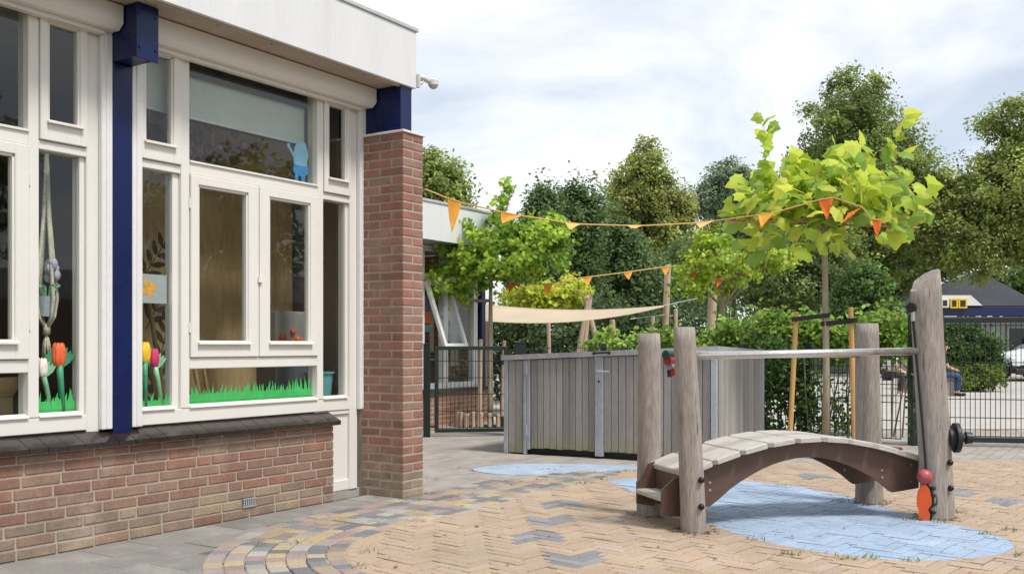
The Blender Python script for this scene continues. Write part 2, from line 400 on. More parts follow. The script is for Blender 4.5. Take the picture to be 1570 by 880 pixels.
def clip(poly, a, b, keep_left=True):
    out = []
    def side(p): return ((b[0]-a[0])*(p[1]-a[1]) - (b[1]-a[1])*(p[0]-a[0])) * (1 if keep_left else -1)
    for i in range(len(poly)):
        p, q = poly[i], poly[(i+1) % len(poly)]; sp_, sq = side(p), side(q)
        if sp_ >= 0: out.append(p)
        if (sp_ > 0 and sq < 0) or (sp_ < 0 and sq > 0):
            t = sp_/(sp_-sq); out.append((p[0]+(q[0]-p[0])*t, p[1]+(q[1]-p[1])*t))
    return out
def area(p): return .5*abs(sum(p[i][0]*p[(i+1) % len(p)][1]-p[(i+1) % len(p)][0]*p[i][1] for i in range(len(p)))) if len(p) > 2 else 0
def ccw(p):
    a = sum(p[i][0]*p[(i+1) % len(p)][1]-p[(i+1) % len(p)][0]*p[i][1] for i in range(len(p)))
    return p if a > 0 else p[::-1]
def round_poly(p, it=2):
    for _ in range(it):
        q = []
        for i in range(len(p)):
            a, b = p[i], p[(i+1) % len(p)]
            q.append((a[0]*.75+b[0]*.25, a[1]*.75+b[1]*.25)); q.append((a[0]*.25+b[0]*.75, a[1]*.25+b[1]*.75))
        p = q
    return p
POOLS = [ccw([(.64,8.05),(.97,8.21),(1.35,8.20),(1.67,8.12),(2.0,7.94),(2.22,7.72),(2.38,7.40),(2.47,7.0),(2.57,6.45),(1.10,6.45),(1.03,6.8),(.94,7.25),(.80,7.7)]),
         ccw([(1.10,6.45),(2.57,6.45),(2.70,6.1),(2.78,5.8),(2.79,5.58),(2.73,5.40),(2.60,5.25),(2.44,5.15),(2.22,5.08),(2.02,5.07),(1.82,5.14),(1.62,5.28),(1.44,5.50),(1.29,5.82),(1.18,6.15)]),
         ccw(round_poly([(-.40,8.8),(-.12,9.12),(.30,9.22),(.92,9.12),(1.35,8.92),(1.0,8.74),(.53,8.53),(.14,8.37),(-.22,8.50)]))]

# beige herringbone clinkers, 200 x 66 mm
UW = .0672; KH = 3; TH = R(49)
cth, sth = math.cos(TH), math.sin(TH)
GAP = .0055
pavers = []; INDEX = {}
ORG = (2.0, 6.0)
for m in range(-90, 91):
    for c in range(-17, 18):
        for kind in (0, 1):
            bx0 = m + 2*KH*c; by0 = m
            if kind == 0: u0, u1, v0, v1 = bx0, bx0+KH, by0, by0+1
            else: u0, u1, v0, v1 = bx0-1, bx0, by0, by0+KH
            g = GAP/2
            loc = [(u0*UW+g, v0*UW+g), (u1*UW-g, v0*UW+g), (u1*UW-g, v1*UW-g), (u0*UW+g, v1*UW-g)]
            pl = [(ORG[0]+x*cth-y*sth, ORG[1]+x*sth+y*cth) for x, y in loc]
            cx_ = sum(p[0] for p in pl)/4; cy_ = sum(p[1] for p in pl)/4
            if not (-1.7 < cx_ < 7.2 and 3.9 < cy_ < 9.75): continue
            s_, o_ = so(cx_, cy_)
            if band_r(s_, o_) > R_IN + .12: continue
            if cy_ > 9.02 and cx_ < 2.2: continue
            if cy_ > 9.25 + .12*(cx_-2.2): continue
            INDEX[(m, c, kind)] = len(pavers); pavers.append((cx_, cy_, kind, pl))
MARKS = [(.21,6.82,1),(.16,6.27,0),(.20,5.67,1),(.21,5.07,0),(2.55,8.35,1),(3.30,7.40,0),(3.62,6.95,1),(4.35,7.9,0)]
dark = set()
def chevron(m, c, up):                              # three nested pairs of clinkers, pointing up or down
    ks = []
    for q in range(3):
        ks += [(m+q, c, 0), (m+q-2, c+1, 1)] if up else [(m+q, c, 0), (m+q, c, 1)]
    return [INDEX[k] for k in ks if k in INDEX]
for mx_, my_, up in MARKS:
    best = None
    for (m, c, kd) in INDEX:
        if kd: continue
        q0 = pavers[INDEX[(m, c, 0)]]
        if abs(q0[0]-mx_) + abs(q0[1]-my_) > .6: continue
        ii = chevron(m, c, up)
        if len(ii) < 6: continue
        e = (sum(pavers[i][0] for i in ii)/6-mx_)**2 + (sum(pavers[i][1] for i in ii)/6-my_)**2
        if best is None or e < best[0]: best = (e, ii)
    if best: dark.update(best[1])
def beige(r, x, y):
    t = r.random(); v = r.uniform(.94, 1.06)
    if t < .70: c = (.395,.297,.212)
    elif t < .84: c = (.405,.316,.238)
    elif t < .93: c = (.38,.278,.198)
    else: c = (.385,.30,.23)
    return (c[0]*v, c[1]*v*r.uniform(.97,1.03), c[2]*v*r.uniform(.94,1.06))
def greyc(r):
    v = r.uniform(.85, 1.2); return (.225*v, .225*v, .23*v)
PVM = []
for q in range(2):
    b_ = MB(); l, w = KH*UW-GAP, UW-GAP
    prism_poly(b_, [(-l/2,-w/2),(l/2,-w/2),(l/2,w/2),(-l/2,w/2)], -.02, 0, .004); PVM.append(b_.mesh('paver', 'paver'))
rest = MB(); restc = []; single = []; blue = []
for i, (x, y, kind, pl) in enumerate(pavers):
    col = greyc(rnd) if i in dark else beige(rnd, x, y)
    z = rnd.uniform(-.003, .002)
    hit = False; frags = [pl]
    for pool in POOLS:
        xs = [p[0] for p in pool]; ys = [p[1] for p in pool]
        if not (min(xs)-.2 < x < max(xs)+.2 and min(ys)-.2 < y < max(ys)+.2): continue
        nxt = []
        for fr in frags:
            inner = fr
            for k in range(len(pool)): inner = clip(inner, pool[k], pool[(k+1) % len(pool)])
            if area(inner) < 1e-5: nxt.append(fr); continue
            hit = True
            v = rnd.uniform(.92, 1.06); blue.append((inner, (.31*v, .40*v, .52*v), z))
            left = fr
            for k in range(len(pool)):
                a, b = pool[k], pool[(k+1) % len(pool)]
                op = clip(left, a, b, False); left = clip(left, a, b)
                if area(op) > 1e-5: nxt.append(op)
                if len(left) < 3: break
        frags = nxt
    if hit:
        for fr in frags:
            nf = prism_poly(rest, fr, -.02, z, .001); restc += [col]*nf
    if hit: continue
    single.append((x, y, kind, pl, col, z))
vis = [p for p in single if in_frame(p[0], p[1], 0, 0)]
vis.sort(key=lambda p: p[0]**2 + p[1]**2)
near = set(id(p) for p in vis[:300])
for p in single:
    x, y, kind, pl, col, z = p
    if id(p) in near:
        link('paver', PVM[0], paving, (x, y, z), (rnd.uniform(-.014,.014), rnd.uniform(-.014,.014), TH + (math.pi/2 if kind else 0) + rnd.uniform(-.006,.006)), col)
    else:
        nf = prism_poly(rest, pl, -.02, z, .004); restc += [col]*nf
fld = joined('paver_field', rest, 'paver_attr', paving, restc); fld['kind'] = 'stuff'
# blue painted clinkers (the painted stream)
pool_o = MB(); pool_o.add([(x, y, -.0105) for x, y in POOLS[1]], [tuple(range(len(POOLS[1])))])
stream = tag(pool_o.build('painted_stream', 'joint_grey'), 'light blue painted stream on the clinkers under the small bridge', None, kind='structure')
blue.sort(key=lambda t: -area(t[0])/max(1.0, t[0][0][1]**3))
bl_rest = MB(); blc = []
for i, (pl, bc, z) in enumerate(blue):
    if i < 300 and area(pl) > .004:
        b_ = MB(); x = sum(p[0] for p in pl)/len(pl); y = sum(p[1] for p in pl)/len(pl)
        prism_poly(b_, [(p[0]-x, p[1]-y) for p in pl], -.02, 0, .003)
        link('blue_paver', b_.mesh('blue_paver', 'paver_blue'), stream, (x, y, z), color=bc)
    else:
        nf = prism_poly(bl_rest, pl, -.02, z, .001); blc += [bc]*nf
if blc:
    o_ = joined('blue_paver_field', bl_rest, 'paver_blue_attr', stream, blc); o_['kind'] = 'stuff'

# grey clinker rows behind, towards gate and fence
gr = MB(); grc = []
L2, W2 = .205, .105
for i in range(-30, 60):
    for j in range(-45, 95):
        s_ = i*L2 + (L2/2 if j % 2 else 0) + 1.0; o_ = j*W2 - 1.0
        p = fw(s_, o_)
        if not (-3.2 < p.x < 9.5 and 7.0 < p.y < 12.9): continue
        if o_ < -3.3 or s_ < .55: continue
        if band_r(s_, o_) < R_OUT - .45 and s_ < 2.2 : continue
        if p.y < 8.95 and p.x > .6 and s_ > 1.0 and o_ > .7: continue
        if p.x > 2.2 and p.y < 9.15 + .12*(p.x-2.2): continue
        pl = [fw(s_+a*(L2/2-.003), o_+b*(W2/2-.0035)) for a, b in ((-1,-1),(-1,1),(1,1),(1,-1))]
        pl = ccw([(q.x, q.y) for q in pl])
        v = rnd.uniform(.86, 1.12); c = (.325*v, .30*v, .27*v) if rnd.random() < .8 else (.34*v, .295*v, .25*v)
        # pool 2 reaches over these rows
        inn = pl
        for k in range(len(POOLS[2])): inn = clip(inn, POOLS[2][k], POOLS[2][(k+1) % len(POOLS[2])])
        if area(inn) > .85*area(pl): continue
        if area(inn) > 1e-5:
            left = pl
            for k in range(len(POOLS[2])):
                a, b = POOLS[2][k], POOLS[2][(k+1) % len(POOLS[2])]
                op = clip(left, a, b, False); left = clip(left, a, b)
                if area(op) > 2e-5: nf = prism_poly(gr, op, -.02, -.003, .001); grc += [c]*nf
                if len(left) < 3: break
            continue
        nf = prism_poly(gr, pl, -.02, -.003 + rnd.uniform(-.0015,.0015), .004); grc += [c]*nf
gb = MB(); gb.add([(-3.4,7.0,-.0105),(.2,7.0,-.0105),(.2,12.9,-.0105),(-3.4,12.9,-.0105)], [(0,1,2,3)])
gpave = tag(gb.build('rear_paving', 'joint_grey'), 'grey clinker rows between the pillar, the gate and the shed', None, kind='structure')
o_ = joined('paver_field', gr, 'paver_attr', gpave, grc); o_['kind'] = 'stuff'
# pool 2 body: its own blue rows
bp = MB(); bpc = []
for i in range(-10, 40):
    for j in range(-20, 60):
        s_ = i*L2 + (L2/2 if j % 2 else 0) + 1.0; o_ = j*W2 - 1.0
        pl = ccw([(q.x, q.y) for q in [fw(s_+a*(L2/2-.003), o_+b*(W2/2-.0035)) for a, b in ((-1,-1),(-1,1),(1,1),(1,-1))]])
        inn = pl
        for k in range(len(POOLS[2])): inn = clip(inn, POOLS[2][k], POOLS[2][(k+1) % len(POOLS[2])])
        if area(inn) < 1e-5: continue
        v = rnd.uniform(.9, 1.08); nf = prism_poly(bp, inn, -.02, .003, .001); bpc += [(.34*v, .42*v, .525*v)]*nf
pb_ = MB(); pb_.add([(x, y, -.0100) for x, y in POOLS[2]], [tuple(range(len(POOLS[2])))])
pool2 = tag(pb_.build('painted_pond', 'joint_grey'), 'pale blue painted pond in front of the wooden shed', None, kind='structure')
o_ = joined('blue_paver_field', bp, 'paver_blue_attr', pool2, bpc); o_['kind'] = 'stuff'

# grey concrete slabs along the wall, 300 x 300
sb = MB(); sb.add([tuple(fw(a, b, -.0095)) for a, b in ((-5.2,.02),(.62,.02),(.62,.40),(-.6,.55),(-1.5,.9),(-3.4,3.4),(-5.2,3.4))][::-1], [(0,1,2,3,4,5,6)])
slabs = tag(sb.build('slab_pavement', 'joint_grey'), 'strip of grey concrete slabs along the low brick wall', None, kind='structure')
S3 = .30
mb = MB(); h = S3/2-.0025
prism_poly(mb, [(-h,-h),(h,-h),(h,h),(-h,h)], -.03, 0, .004); SLM = mb.mesh('slab', 'slab')
for j in range(0, 9):
    for i in range(-18, 3):
        s_ = i*S3 + (S3/2 if j % 2 else 0) - .04; o_ = j*S3 + S3/2 + .012
        if s_ > .50 or (s_ > .2 and j > 0): continue
        r_ = band_r(s_, o_)
        if r_ < R_OUT - .10: continue
        p = fw(s_, o_, .0015 + rnd.uniform(-.0015,.002))
        if p.y < 3.6: continue
        v = rnd.uniform(.84, 1.12); c = (.225*v, .215*v, .198*v)
        link('slab', SLM, slabs, p, (rnd.uniform(-.005,.005), rnd.uniform(-.005,.005), FA), c)

# curved band of coloured cobbles
cb_ = MB(); nseg = 26
outer = [fw(2.45, ARC_C[1]-R_OUT, -.0085)]; inner_ = [fw(2.45, ARC_C[1]-R_IN, -.0085)]
for k in range(nseg+1):
    a = R(-90 - 125*k/nseg)
    outer.append(fw(ARC_C[0]+R_OUT*math.cos(a), ARC_C[1]+R_OUT*math.sin(a), -.0085)); inner_.append(fw(ARC_C[0]+R_IN*math.cos(a), ARC_C[1]+R_IN*math.sin(a), -.0085))
n_ = len(outer)
cb_.add([tuple(p) for p in outer+inner_], [(i, n_+i, n_+i+1, i+1) for i in range(n_-1)])
M('joint_pale', (.44,.415,.365), .95, .15, 6, 90, .15, .3, 150)
cband = tag(cb_.build('cobble_band', 'joint_pale'), 'curved band of coloured square cobbles between slabs and beige clinkers', None, kind='structure')
CC = [(.385,.30,.175),(.165,.168,.175),(.29,.22,.20),(.32,.30,.265),(.35,.29,.20),(.19,.192,.195),(.30,.23,.215),(.34,.315,.275)]
rows = 7; rw = (R_OUT-R_IN)/rows
cob = []
for j in range(rows):
    r0 = R_IN + j*rw + .003; r1 = R_IN + (j+1)*rw - .004
    # straight run
    s_ = -.60 + rnd.uniform(0, .05)
    end = 2.45 - .06*abs(j-2) + (.0 if j < 4 else -.25*(j-3))
    while s_ < end:
        l = rnd.uniform(.095, .110) if rnd.random() < .75 else rnd.uniform(.15,.2)
        pl = [fw(s_+.0025, ARC_C[1]-r1), fw(s_+l-.0025, ARC_C[1]-r1), fw(s_+l-.0025, ARC_C[1]-r0), fw(s_+.0025, ARC_C[1]-r0)]
        cob.append([(q.x, q.y) for q in pl]); s_ += l
    a = 0.0
    while a < R(122):
        da = rnd.uniform(.098, .112)/((r0+r1)/2)
        g = .003/((r0+r1)/2)
        w_ = .012*math.sin(a*9)*0
        q = []
        for (rr, aa) in ((r1, a+g), (r0, a+g), (r0, a+da-g), (r1, a+da-g)):
            t = -math.pi/2 - aa; q.append(fw(ARC_C[0]+(rr+w_)*math.cos(t), ARC_C[1]+(rr+w_)*math.sin(t)))
        cob.append([(p.x, p.y) for p in q]); a += da
cob = [ccw(p) for p in cob]
cob.sort(key=lambda p: (not in_frame(p[0][0], p[0][1], 0, 40), p[0][0]**2 + p[0][1]**2))
crest = MB(); crc = []; last = None
for i, pl in enumerate(cob):
    c = rnd.choice(CC)
    v = rnd.uniform(.82, 1.15); c = (c[0]*v, c[1]*v, c[2]*v); z = .004 + rnd.uniform(-.002,.002)
    x = sum(p[0] for p in pl)/4; y = sum(p[1] for p in pl)/4
    if i < 300:
        b_ = MB(); prism_poly(b_, [(p[0]-x, p[1]-y) for p in pl], -.03, 0, .006)
        link('cobble', b_.mesh('cobble', 'paver'), cband, (x, y, z), (rnd.uniform(-.01,.01), rnd.uniform(-.01,.01), rnd.uniform(-.02,.02)), c)
    else:
        nf = prism_poly(crest, pl, -.03, z, .006); crc += [c]*nf
if crc:
    o_ = joined('cobble_field', crest, 'paver_attr', cband, crc); o_['kind'] = 'stuff'

# ---------------------------------------------------------------- school building
school = thing('school_building', 'low brick school building with cream window frames and blue steel column', 'building', W0, FA)
# everything below is in local coordinates: x = s, y = -o, z
wall = MB().box((-4.4,.0035,-.02), (-.007,.20,.535)).build('brick_wall', 'mortar', school)
def brick_mesh(l, h, w):
    b = MB().bbox((-l/2, -w/2, -h/2), (l/2, w/2, h/2), .004); return b.mesh('brick', 'brick')
BRK = {}
def brick(parent, x, y, z, l, h=.0505, w=.055, rz=0.0, pal=0):
    key = (round(l, 2), round(h, 3), round(w, 2))
    if key not in BRK: BRK[key] = brick_mesh(key[0], key[1], key[2])
    t = rnd.random(); v = rnd.uniform(.88, 1.06)
    if pal == 0: c = [(.25,.135,.096),(.27,.138,.096),(.225,.128,.096),(.25,.155,.113),(.27,.175,.125)][min(4, int(t*5))]
    elif pal == 2: c = [(.265,.20,.14),(.24,.18,.13),(.29,.22,.145),(.235,.165,.12)][min(3, int(t*4))]
    else: c = [(.28,.135,.098),(.305,.148,.106),(.25,.125,.092),(.28,.165,.122)][min(3, int(t*4))]
    return link('brick', BRK[key], parent, (x + rnd.uniform(-.001,.001), y + rnd.uniform(-.0012,.0012), z + rnd.uniform(-.001,.001)),
                (rnd.uniform(-.006,.006), 0, rz + rnd.uniform(-.006,.006)), (c[0]*v, c[1]*v, c[2]*v))
for k in range(9):
    z = .0285 + k*.0610
    h = .0505 if k < 8 else .036
    if k == 8: z -= .007
    x = -.0; off = [0, .105, .055, .16, .02, .12, .075, .17, .03][k]
    first = True
    while x > -4.35:
        l = .21
        if first and off: l = off if off > .04 else .21
        elif rnd.random() < .12: l = .10
        first = False
        if k == 1 and -.84 < x - l/2 < -.62:           # vent brick gap handled below
            pass
        brick(wall, x - l/2, .0275, z, l, h, .055, 0, 2 if k < 3 and rnd.random() < .75 else 0)
        x -= l + .011
vg = MB().box((-.835,-.006,.068), (-.720,.02,.124)); vg.build('vent_grille', 'grey_chair', wall)
vs_ = MB()
for i in range(6): vs_.box((-.825+i*.0175, -.010, .076), (-.818+i*.0175, -.006, .116))
for zz in (.068, .117): vs_.box((-.835,-.011,zz), (-.720,-.006,zz+.007))
vs_.build('vent_slat', 'concrete', wall)
# pillar
PS0, PS1, PO = .344, .572, .348
pillar = MB().box((PS0+.0035, -PO+.0035, -.02), (PS1-.0035, .30, 2.612)).build('brick_pillar', 'mortar', school)
for k in range(42):
    z = .030 + k*.0624
    p_ = 1 if k > 3 or rnd.random() < .3 else 2
    if k % 2 == 0:
        brick(pillar, (PS0+PS1)/2, -PO+.05, z, PS1-PS0, .0510, .10, 0, p_)
        brick(pillar, PS0+.05, -PO+.112+.105, z, .21, .0510, .10, math.pi/2, p_)
        brick(pillar, PS0+.05, -PO+.333+.03, z, .06, .0510, .10, math.pi/2, p_)
    else:
        brick(pillar, PS0+.054, -PO+.105, z, .21, .0510, .108, math.pi/2, p_)
        brick(pillar, PS1-.054, -PO+.105, z, .21, .0510, .108, math.pi/2, p_)
        brick(pillar, PS0+.05, -PO+.222+.085, z, .17, .0510, .10, math.pi/2, p_)
MB().bbox((PS0-.012, -PO-.012, 2.613), (PS1+.012, .28, 2.630), .003).build('coping', 'cream_paint', pillar)
# sill of dark glazed tiles
sill = MB().box((-4.4,-.045,.536), (.012,.055,.552)).build('window_sill', 'mortar', school)
tl = MB()
prof = [(-.058,.540),(-.058,.567),(.075,.628),(.075,.600)]
tl.prism(prof, (Vector((0,0,0)), Vector((0,1,0)), Vector((0,0,1)), Vector((1,0,0))), .1015)
TLM = tl.mesh('sill_tile', 'sill_tile')
for i in range(42):
    link('sill_tile', TLM, sill, (.018 - (i+1)*.1045, rnd.uniform(-.0015,.0015), rnd.uniform(-.001,.001)), (0, 0, rnd.uniform(-.004,.004)))

def rail(mb, s0, s1, z0, z1, y0, y1, c=.004): mb.bbox((s0, y0, z0), (s1, y1, z1), c)
def sash(parent, s0, s1, z0, z1, g0, g1, h0, h1, y=.042, bar=True, nm='sash'):
    """sash outer s0..s1 x z0..z1 with glass opening g0..g1 x h0..h1"""
    m = MB(); e = .003
    s0 += e; s1 -= e; z0 += e; z1 -= e
    rail(m, s0, g0, z0, z1, y, y+.06); rail(m, g1, s1, z0, z1, y, y+.06)
    rail(m, g0-.002, g1+.002, z0, h0, y+.001, y+.059); rail(m, g0-.002, g1+.002, h1, z1, y+.001, y+.059)
    b = .012                                            # glazing beads
    m.box((g0-.001, y+.012, h0), (g0+b, y+.05, h1)); m.box((g1-b, y+.012, h0), (g1+.001, y+.05, h1))
    m.box((g0, y+.012, h1-b), (g1, y+.05, h1+.001))
    if bar: m.prism([(-.022,0),(-.022,.008),(.02,.024),(.02,0)], (Vector((g0-.012, y, h0-.002)), Vector((0,1,0)), Vector((0,0,1)), Vector((1,0,0))), g1-g0+.024)
    m.build(nm, 'cream_paint', parent)
    MB().box((g0-.004, y+.030, h0-.004), (g1+.004, y+.036, h1+.004)).build('pane', 'glass', parent)
def window(dx, label):
    f = MB(); y0, y1 = .060, .150; D = lambda v: v + dx
    # posts
    rail(f, D(-1.600), D(-1.548), .63, 2.90, y0, y1); rail(f, D(-1.257), D(-1.195), .715, 2.86, y0-.006, y1)
    rail(f, D(-.102), D(-.043), .715, 2.86, y0-.006, y1); rail(f, D(.236), D(.318), .05, 2.90, y0, y1)
    # bottom rail, head, transoms
    rail(f, D(-1.548), D(.236), .630, .7149, y0-.002, y1); rail(f, D(-1.6), D(.318), 2.845, 2.93, y0+.003, y1)
    rail(f, D(-1.195), D(-.10), .950, 1.017, y0-.003, y1); rail(f, D(-1.195), D(-.10), 2.127, 2.198, y0-.003, y1)
    rail(f, D(-1.548), D(-1.257), 2.118, 2.166, y0-.001, y1); rail(f, D(-.043), D(.236), 2.118, 2.166, y0-.001, y1)
    # inner stiles beside the narrow lower lights
    rail(f, D(-1.302), D(-1.257), .715, 2.118, y0+.018, y1-.002); rail(f, D(.206), D(.236), .715, 2.118, y0+.018, y1-.002)
    # sloping glazing bars at the foot of fixed lights
    for a, b, z in ((-1.548,-1.302,.715),(-1.195,-.10,.715),(-.043,.206,.715),(-1.195,-.10,2.198)):
        f.prism([(-.014,0),(-.014,.006),(.03,.022),(.03,0)], (Vector((D(a)+.001, y0, z-.001)), Vector((0,1,0)), Vector((0,0,1)), Vector((1,0,0))), b-a-.002)
    w = f.build('window', 'cream_paint', school); w['label'] = label
    for a, b, z0, z1 in ((-1.552,-1.298,.712,2.120),(-1.198,-.097,.712,.953),(-.046,.209,.712,2.120),(-1.198,-.097,2.195,2.848)):
        MB().box((D(a), .100, z0), (D(b), .106, z1)).build('pane', 'glass', w)
    sash(w, D(-1.548), D(-1.257), 2.166, 2.846, D(-1.515), D(-1.318), 2.262, 2.800)
    sash(w, D(-.043), D(.236), 2.166, 2.846, D(.004), D(.190), 2.262, 2.800)
    sash(w, D(-1.195), D(-.6475), 1.017, 2.127, D(-1.134), D(-.738), 1.100, 2.068, nm='casement')
    sash(w, D(-.6475), D(-.100), 1.017, 2.127, D(-.556), D(-.178), 1.100, 2.068, nm='casement')
    hg = MB()
    for z in (1.20, 1.95):
        for s_ in (-1.197, -.098): hg.tube([(D(s_), .050, z-.03), (D(s_), .050, z+.03)], .006, 6)
    hg.build('hinge', 'cream_paint', w)
    MB().box((D(-.665), .026, 1.50), (D(-.630), .041, 1.535)).build('window_catch', 'white_trim', w)
    # shutter guides and box
    for a, b in ((-1.618,-1.549),(.305,.374)):
        g = MB(); g.bbox((D(a), .024, .628), (D(b), .0585, 2.83), .004); g.box((D(a)+.028, .020, .64), (D(a)+.033, .0245, 2.82))
        g.build('shutter_guide', 'white_trim', w)
    g = MB()
    g.prism([(.055,2.824),(-.045,2.824),(-.082,2.858),(-.082,2.955),(.055,2.955)], (Vector((D(-1.62),0,0)), Vector((0,1,0)), Vector((0,0,1)), Vector((1,0,0))), 1.985)
    g.build('shutter_box', 'cream_paint', w)
    g = MB(); g.box((D(-1.60), .0, 2.800), (D(.305), .045, 2.823)); g.build('shutter_slot', 'cream_paint', w)
    # infill panel under the right hand light, beside the end of the brick wall
    g = MB(); g.bbox((D(-.12), .082, .052), (D(.2359), .12, .632), .003)
    g.bbox((D(-.12), .066, .052), (D(.2359), .081, .125), .003); g.bbox((D(-.12), .066, .60), (D(.2359), .081, .629), .003)
    if dx == 0: g.build('lower_panel', 'cream_paint', w)
    return w
win_r = window(0.0, 'complete cream window with two casements right of the blue column')
win_l = window(-2.118, 'cream window left of the blue column, cut by the picture edge')
MB().box((.0,.07,-.02), (.36,.14,.051)).build('threshold', 'concrete', school)
MB().bbox((-1.7425,.02,.60), (-1.6195,.16,2.665), .004).build('blue_column', 'blue_steel', school)
bm_ = MB().bbox((-1.744,-.188,2.668), (-1.618,.30,2.960), .003).build('blue_beam', 'blue_steel', school)
pl_ = MB(); pl_.bbox((-1.752,-.1965,2.655), (-1.611,-.1885,2.958), .002)
for x in (-1.735,-1.63):
    for z in (2.72, 2.90): pl_.tube([(x,-.197,z),(x,-.203,z)], .009, 6)
pl_.build('end_plate', 'blue_steel', bm_)
MB().bbox((.378,-.298,2.6305), (.503,.30,2.960), .003).build('blue_beam', 'blue_steel', school)
# fascia, soffit, roof edge
MB().bbox((-4.5,-.320,2.962), (.530,-.290,3.372), .002).build('fascia', 'fascia_white', school)
MB().box((-4.49,-.2895,2.963), (.528,.20,2.985)).build('soffit', 'soffit_brown', school)
sg = MB(); sg.box((-4.49,-.288,2.950), (.52,-.272,2.9625))
for i in range(12): sg.box((-4.2+i*.42, -.280, 2.945), (-4.17+i*.42, -.262, 2.9622))
sg.build('soffit_trim', 'soffit_brown', school)
MB().bbox((.498,-.2895,2.986), (.530,5.0,3.372), .002).build('fascia', 'fascia_white', school)
rc_ = MB(); rc_.bbox((-4.5,-.332,3.373), (.545,-.25,3.400), .003); rc_.bbox((.47,-.2495,3.373), (.545,5.0,3.400), .003)
rc_.build('roof_edge_trim', 'cap_metal', school)
MB().box((-4.5,-.288,2.99), (.49,5.0,3.34)).build('roof', 'cap_metal', school)
# side wall behind the pillar and room shell
MB().box((.44,.301,-.02), (.568,5.0,2.96)).build('side_wall', 'brick_far', school)
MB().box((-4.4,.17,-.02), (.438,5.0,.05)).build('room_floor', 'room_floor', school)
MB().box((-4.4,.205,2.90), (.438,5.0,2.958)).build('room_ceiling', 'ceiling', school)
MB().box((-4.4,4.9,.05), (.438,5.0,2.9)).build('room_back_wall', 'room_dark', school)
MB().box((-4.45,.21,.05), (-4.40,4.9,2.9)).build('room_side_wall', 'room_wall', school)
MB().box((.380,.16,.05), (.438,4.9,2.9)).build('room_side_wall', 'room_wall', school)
ib = MB(); ib.box((-4.4,.202,.05), (-.3,.34,.60)); ib.build('inner_sill', 'cream_paint', school)
# plywood screen with a dark leaf mural, just inside the right hand window
screen = thing('plywood_screen', 'tall plywood screen printed with dark leaves behind the right window', 'screen', fw(-1.2, -.62, .05), FA)
MB().bbox((-.06,0,0), (1.42,.02,2.55), .003).build('board', 'ply', screen)
mu = MB()
def leafpoly(L, w): return [(0,0),(w*.8,L*.25),(w,L*.5),(w*.6,L*.8),(0,L),(-w*.6,L*.8),(-w,L*.5),(-w*.8,L*.25)]
for (bx_, bz, ang, n) in [(.10,.30,80,7),(.20,.85,75,6),(.12,1.15,60,6),(.32,.55,110,6),(.08,1.45,55,4),(.34,.25,80,6),(.40,1.1,100,5)]:
    for i in range(n):
        t = .06 + i*.075
        cx_ = bx_ + math.cos(R(ang))*t; cz_ = bz + math.sin(R(ang))*t
        for sg_ in (-1, 1):
            a = R(ang + sg_*48); L_ = .13 - i*.008
            ex = Vector((math.sin(a),0,-math.cos(a))); ey = Vector((math.cos(a),0,math.sin(a)))
            mu.prism(leafpoly(L_, .020), (Vector((cx_,-.001,cz_)), ex, ey, Vector((0,-1,0))), .001 + .0001*i)
    mu.prism([(-.004,0),(.004,0),(.003,.5),(-.003,.5)], (Vector((bx_,-.001,bz)), Vector((math.sin(R(ang)),0,-math.cos(R(ang)))), Vector((math.cos(R(ang)),0,math.sin(R(ang)))), Vector((0,-1,0))), .0007)
mu.build('leaf_mural', 'mural', screen)

# ---------------------------------------------------------------- things in and behind the windows
def fthing(name, label, cat, s, o, z, group=None): return thing(name, label, cat, fw(s, o, z), FA, group)
def grass_strip(s0, s1, h, label, seed, fall=0.0):
    r = random.Random(seed); t = fthing('paper_grass', label, 'decoration', s0, -.112, .715, 'green paper grass on the windows')
    n = max(6, int((s1-s0)/.017)); k = 0
    m = MB(); m.box((0, -.0004, 0), (s1-s0, .0004, h*.52)); m.build('paper_strip', 'paper_green', t)
    m = MB()
    for i in range(n):
        x = (i+.5)/n*(s1-s0); hh = h*r.uniform(.62, 1.05)*(1+fall*(x/(s1-s0)-.5)); lean = r.uniform(-.028,.034); w = r.uniform(.008,.013)
        y = -.0008 - .0006*(i % 3)
        m.prism([(x-w, h*.2), (x+w, h*.2), (x+w*.7+lean*.5, hh*.7), (x+lean, hh), (x-w*.7+lean*.5, hh*.7)],
                (Vector((0,y,0)), Vector((1,0,0)), Vector((0,0,1)), Vector((0,-1,0))), .0005)
    m.build('blades', 'paper_green', t)
grass_strip(-1.19, -.105, .15, 'long strip of green paper grass along the low middle pane', 1, .2)
grass_strip(-1.535, -1.30, .10, 'short strip of green paper grass below the yellow and pink tulips', 2)
grass_strip(-2.155, -1.92, .15, 'strip of green paper grass below the orange tulip', 3)
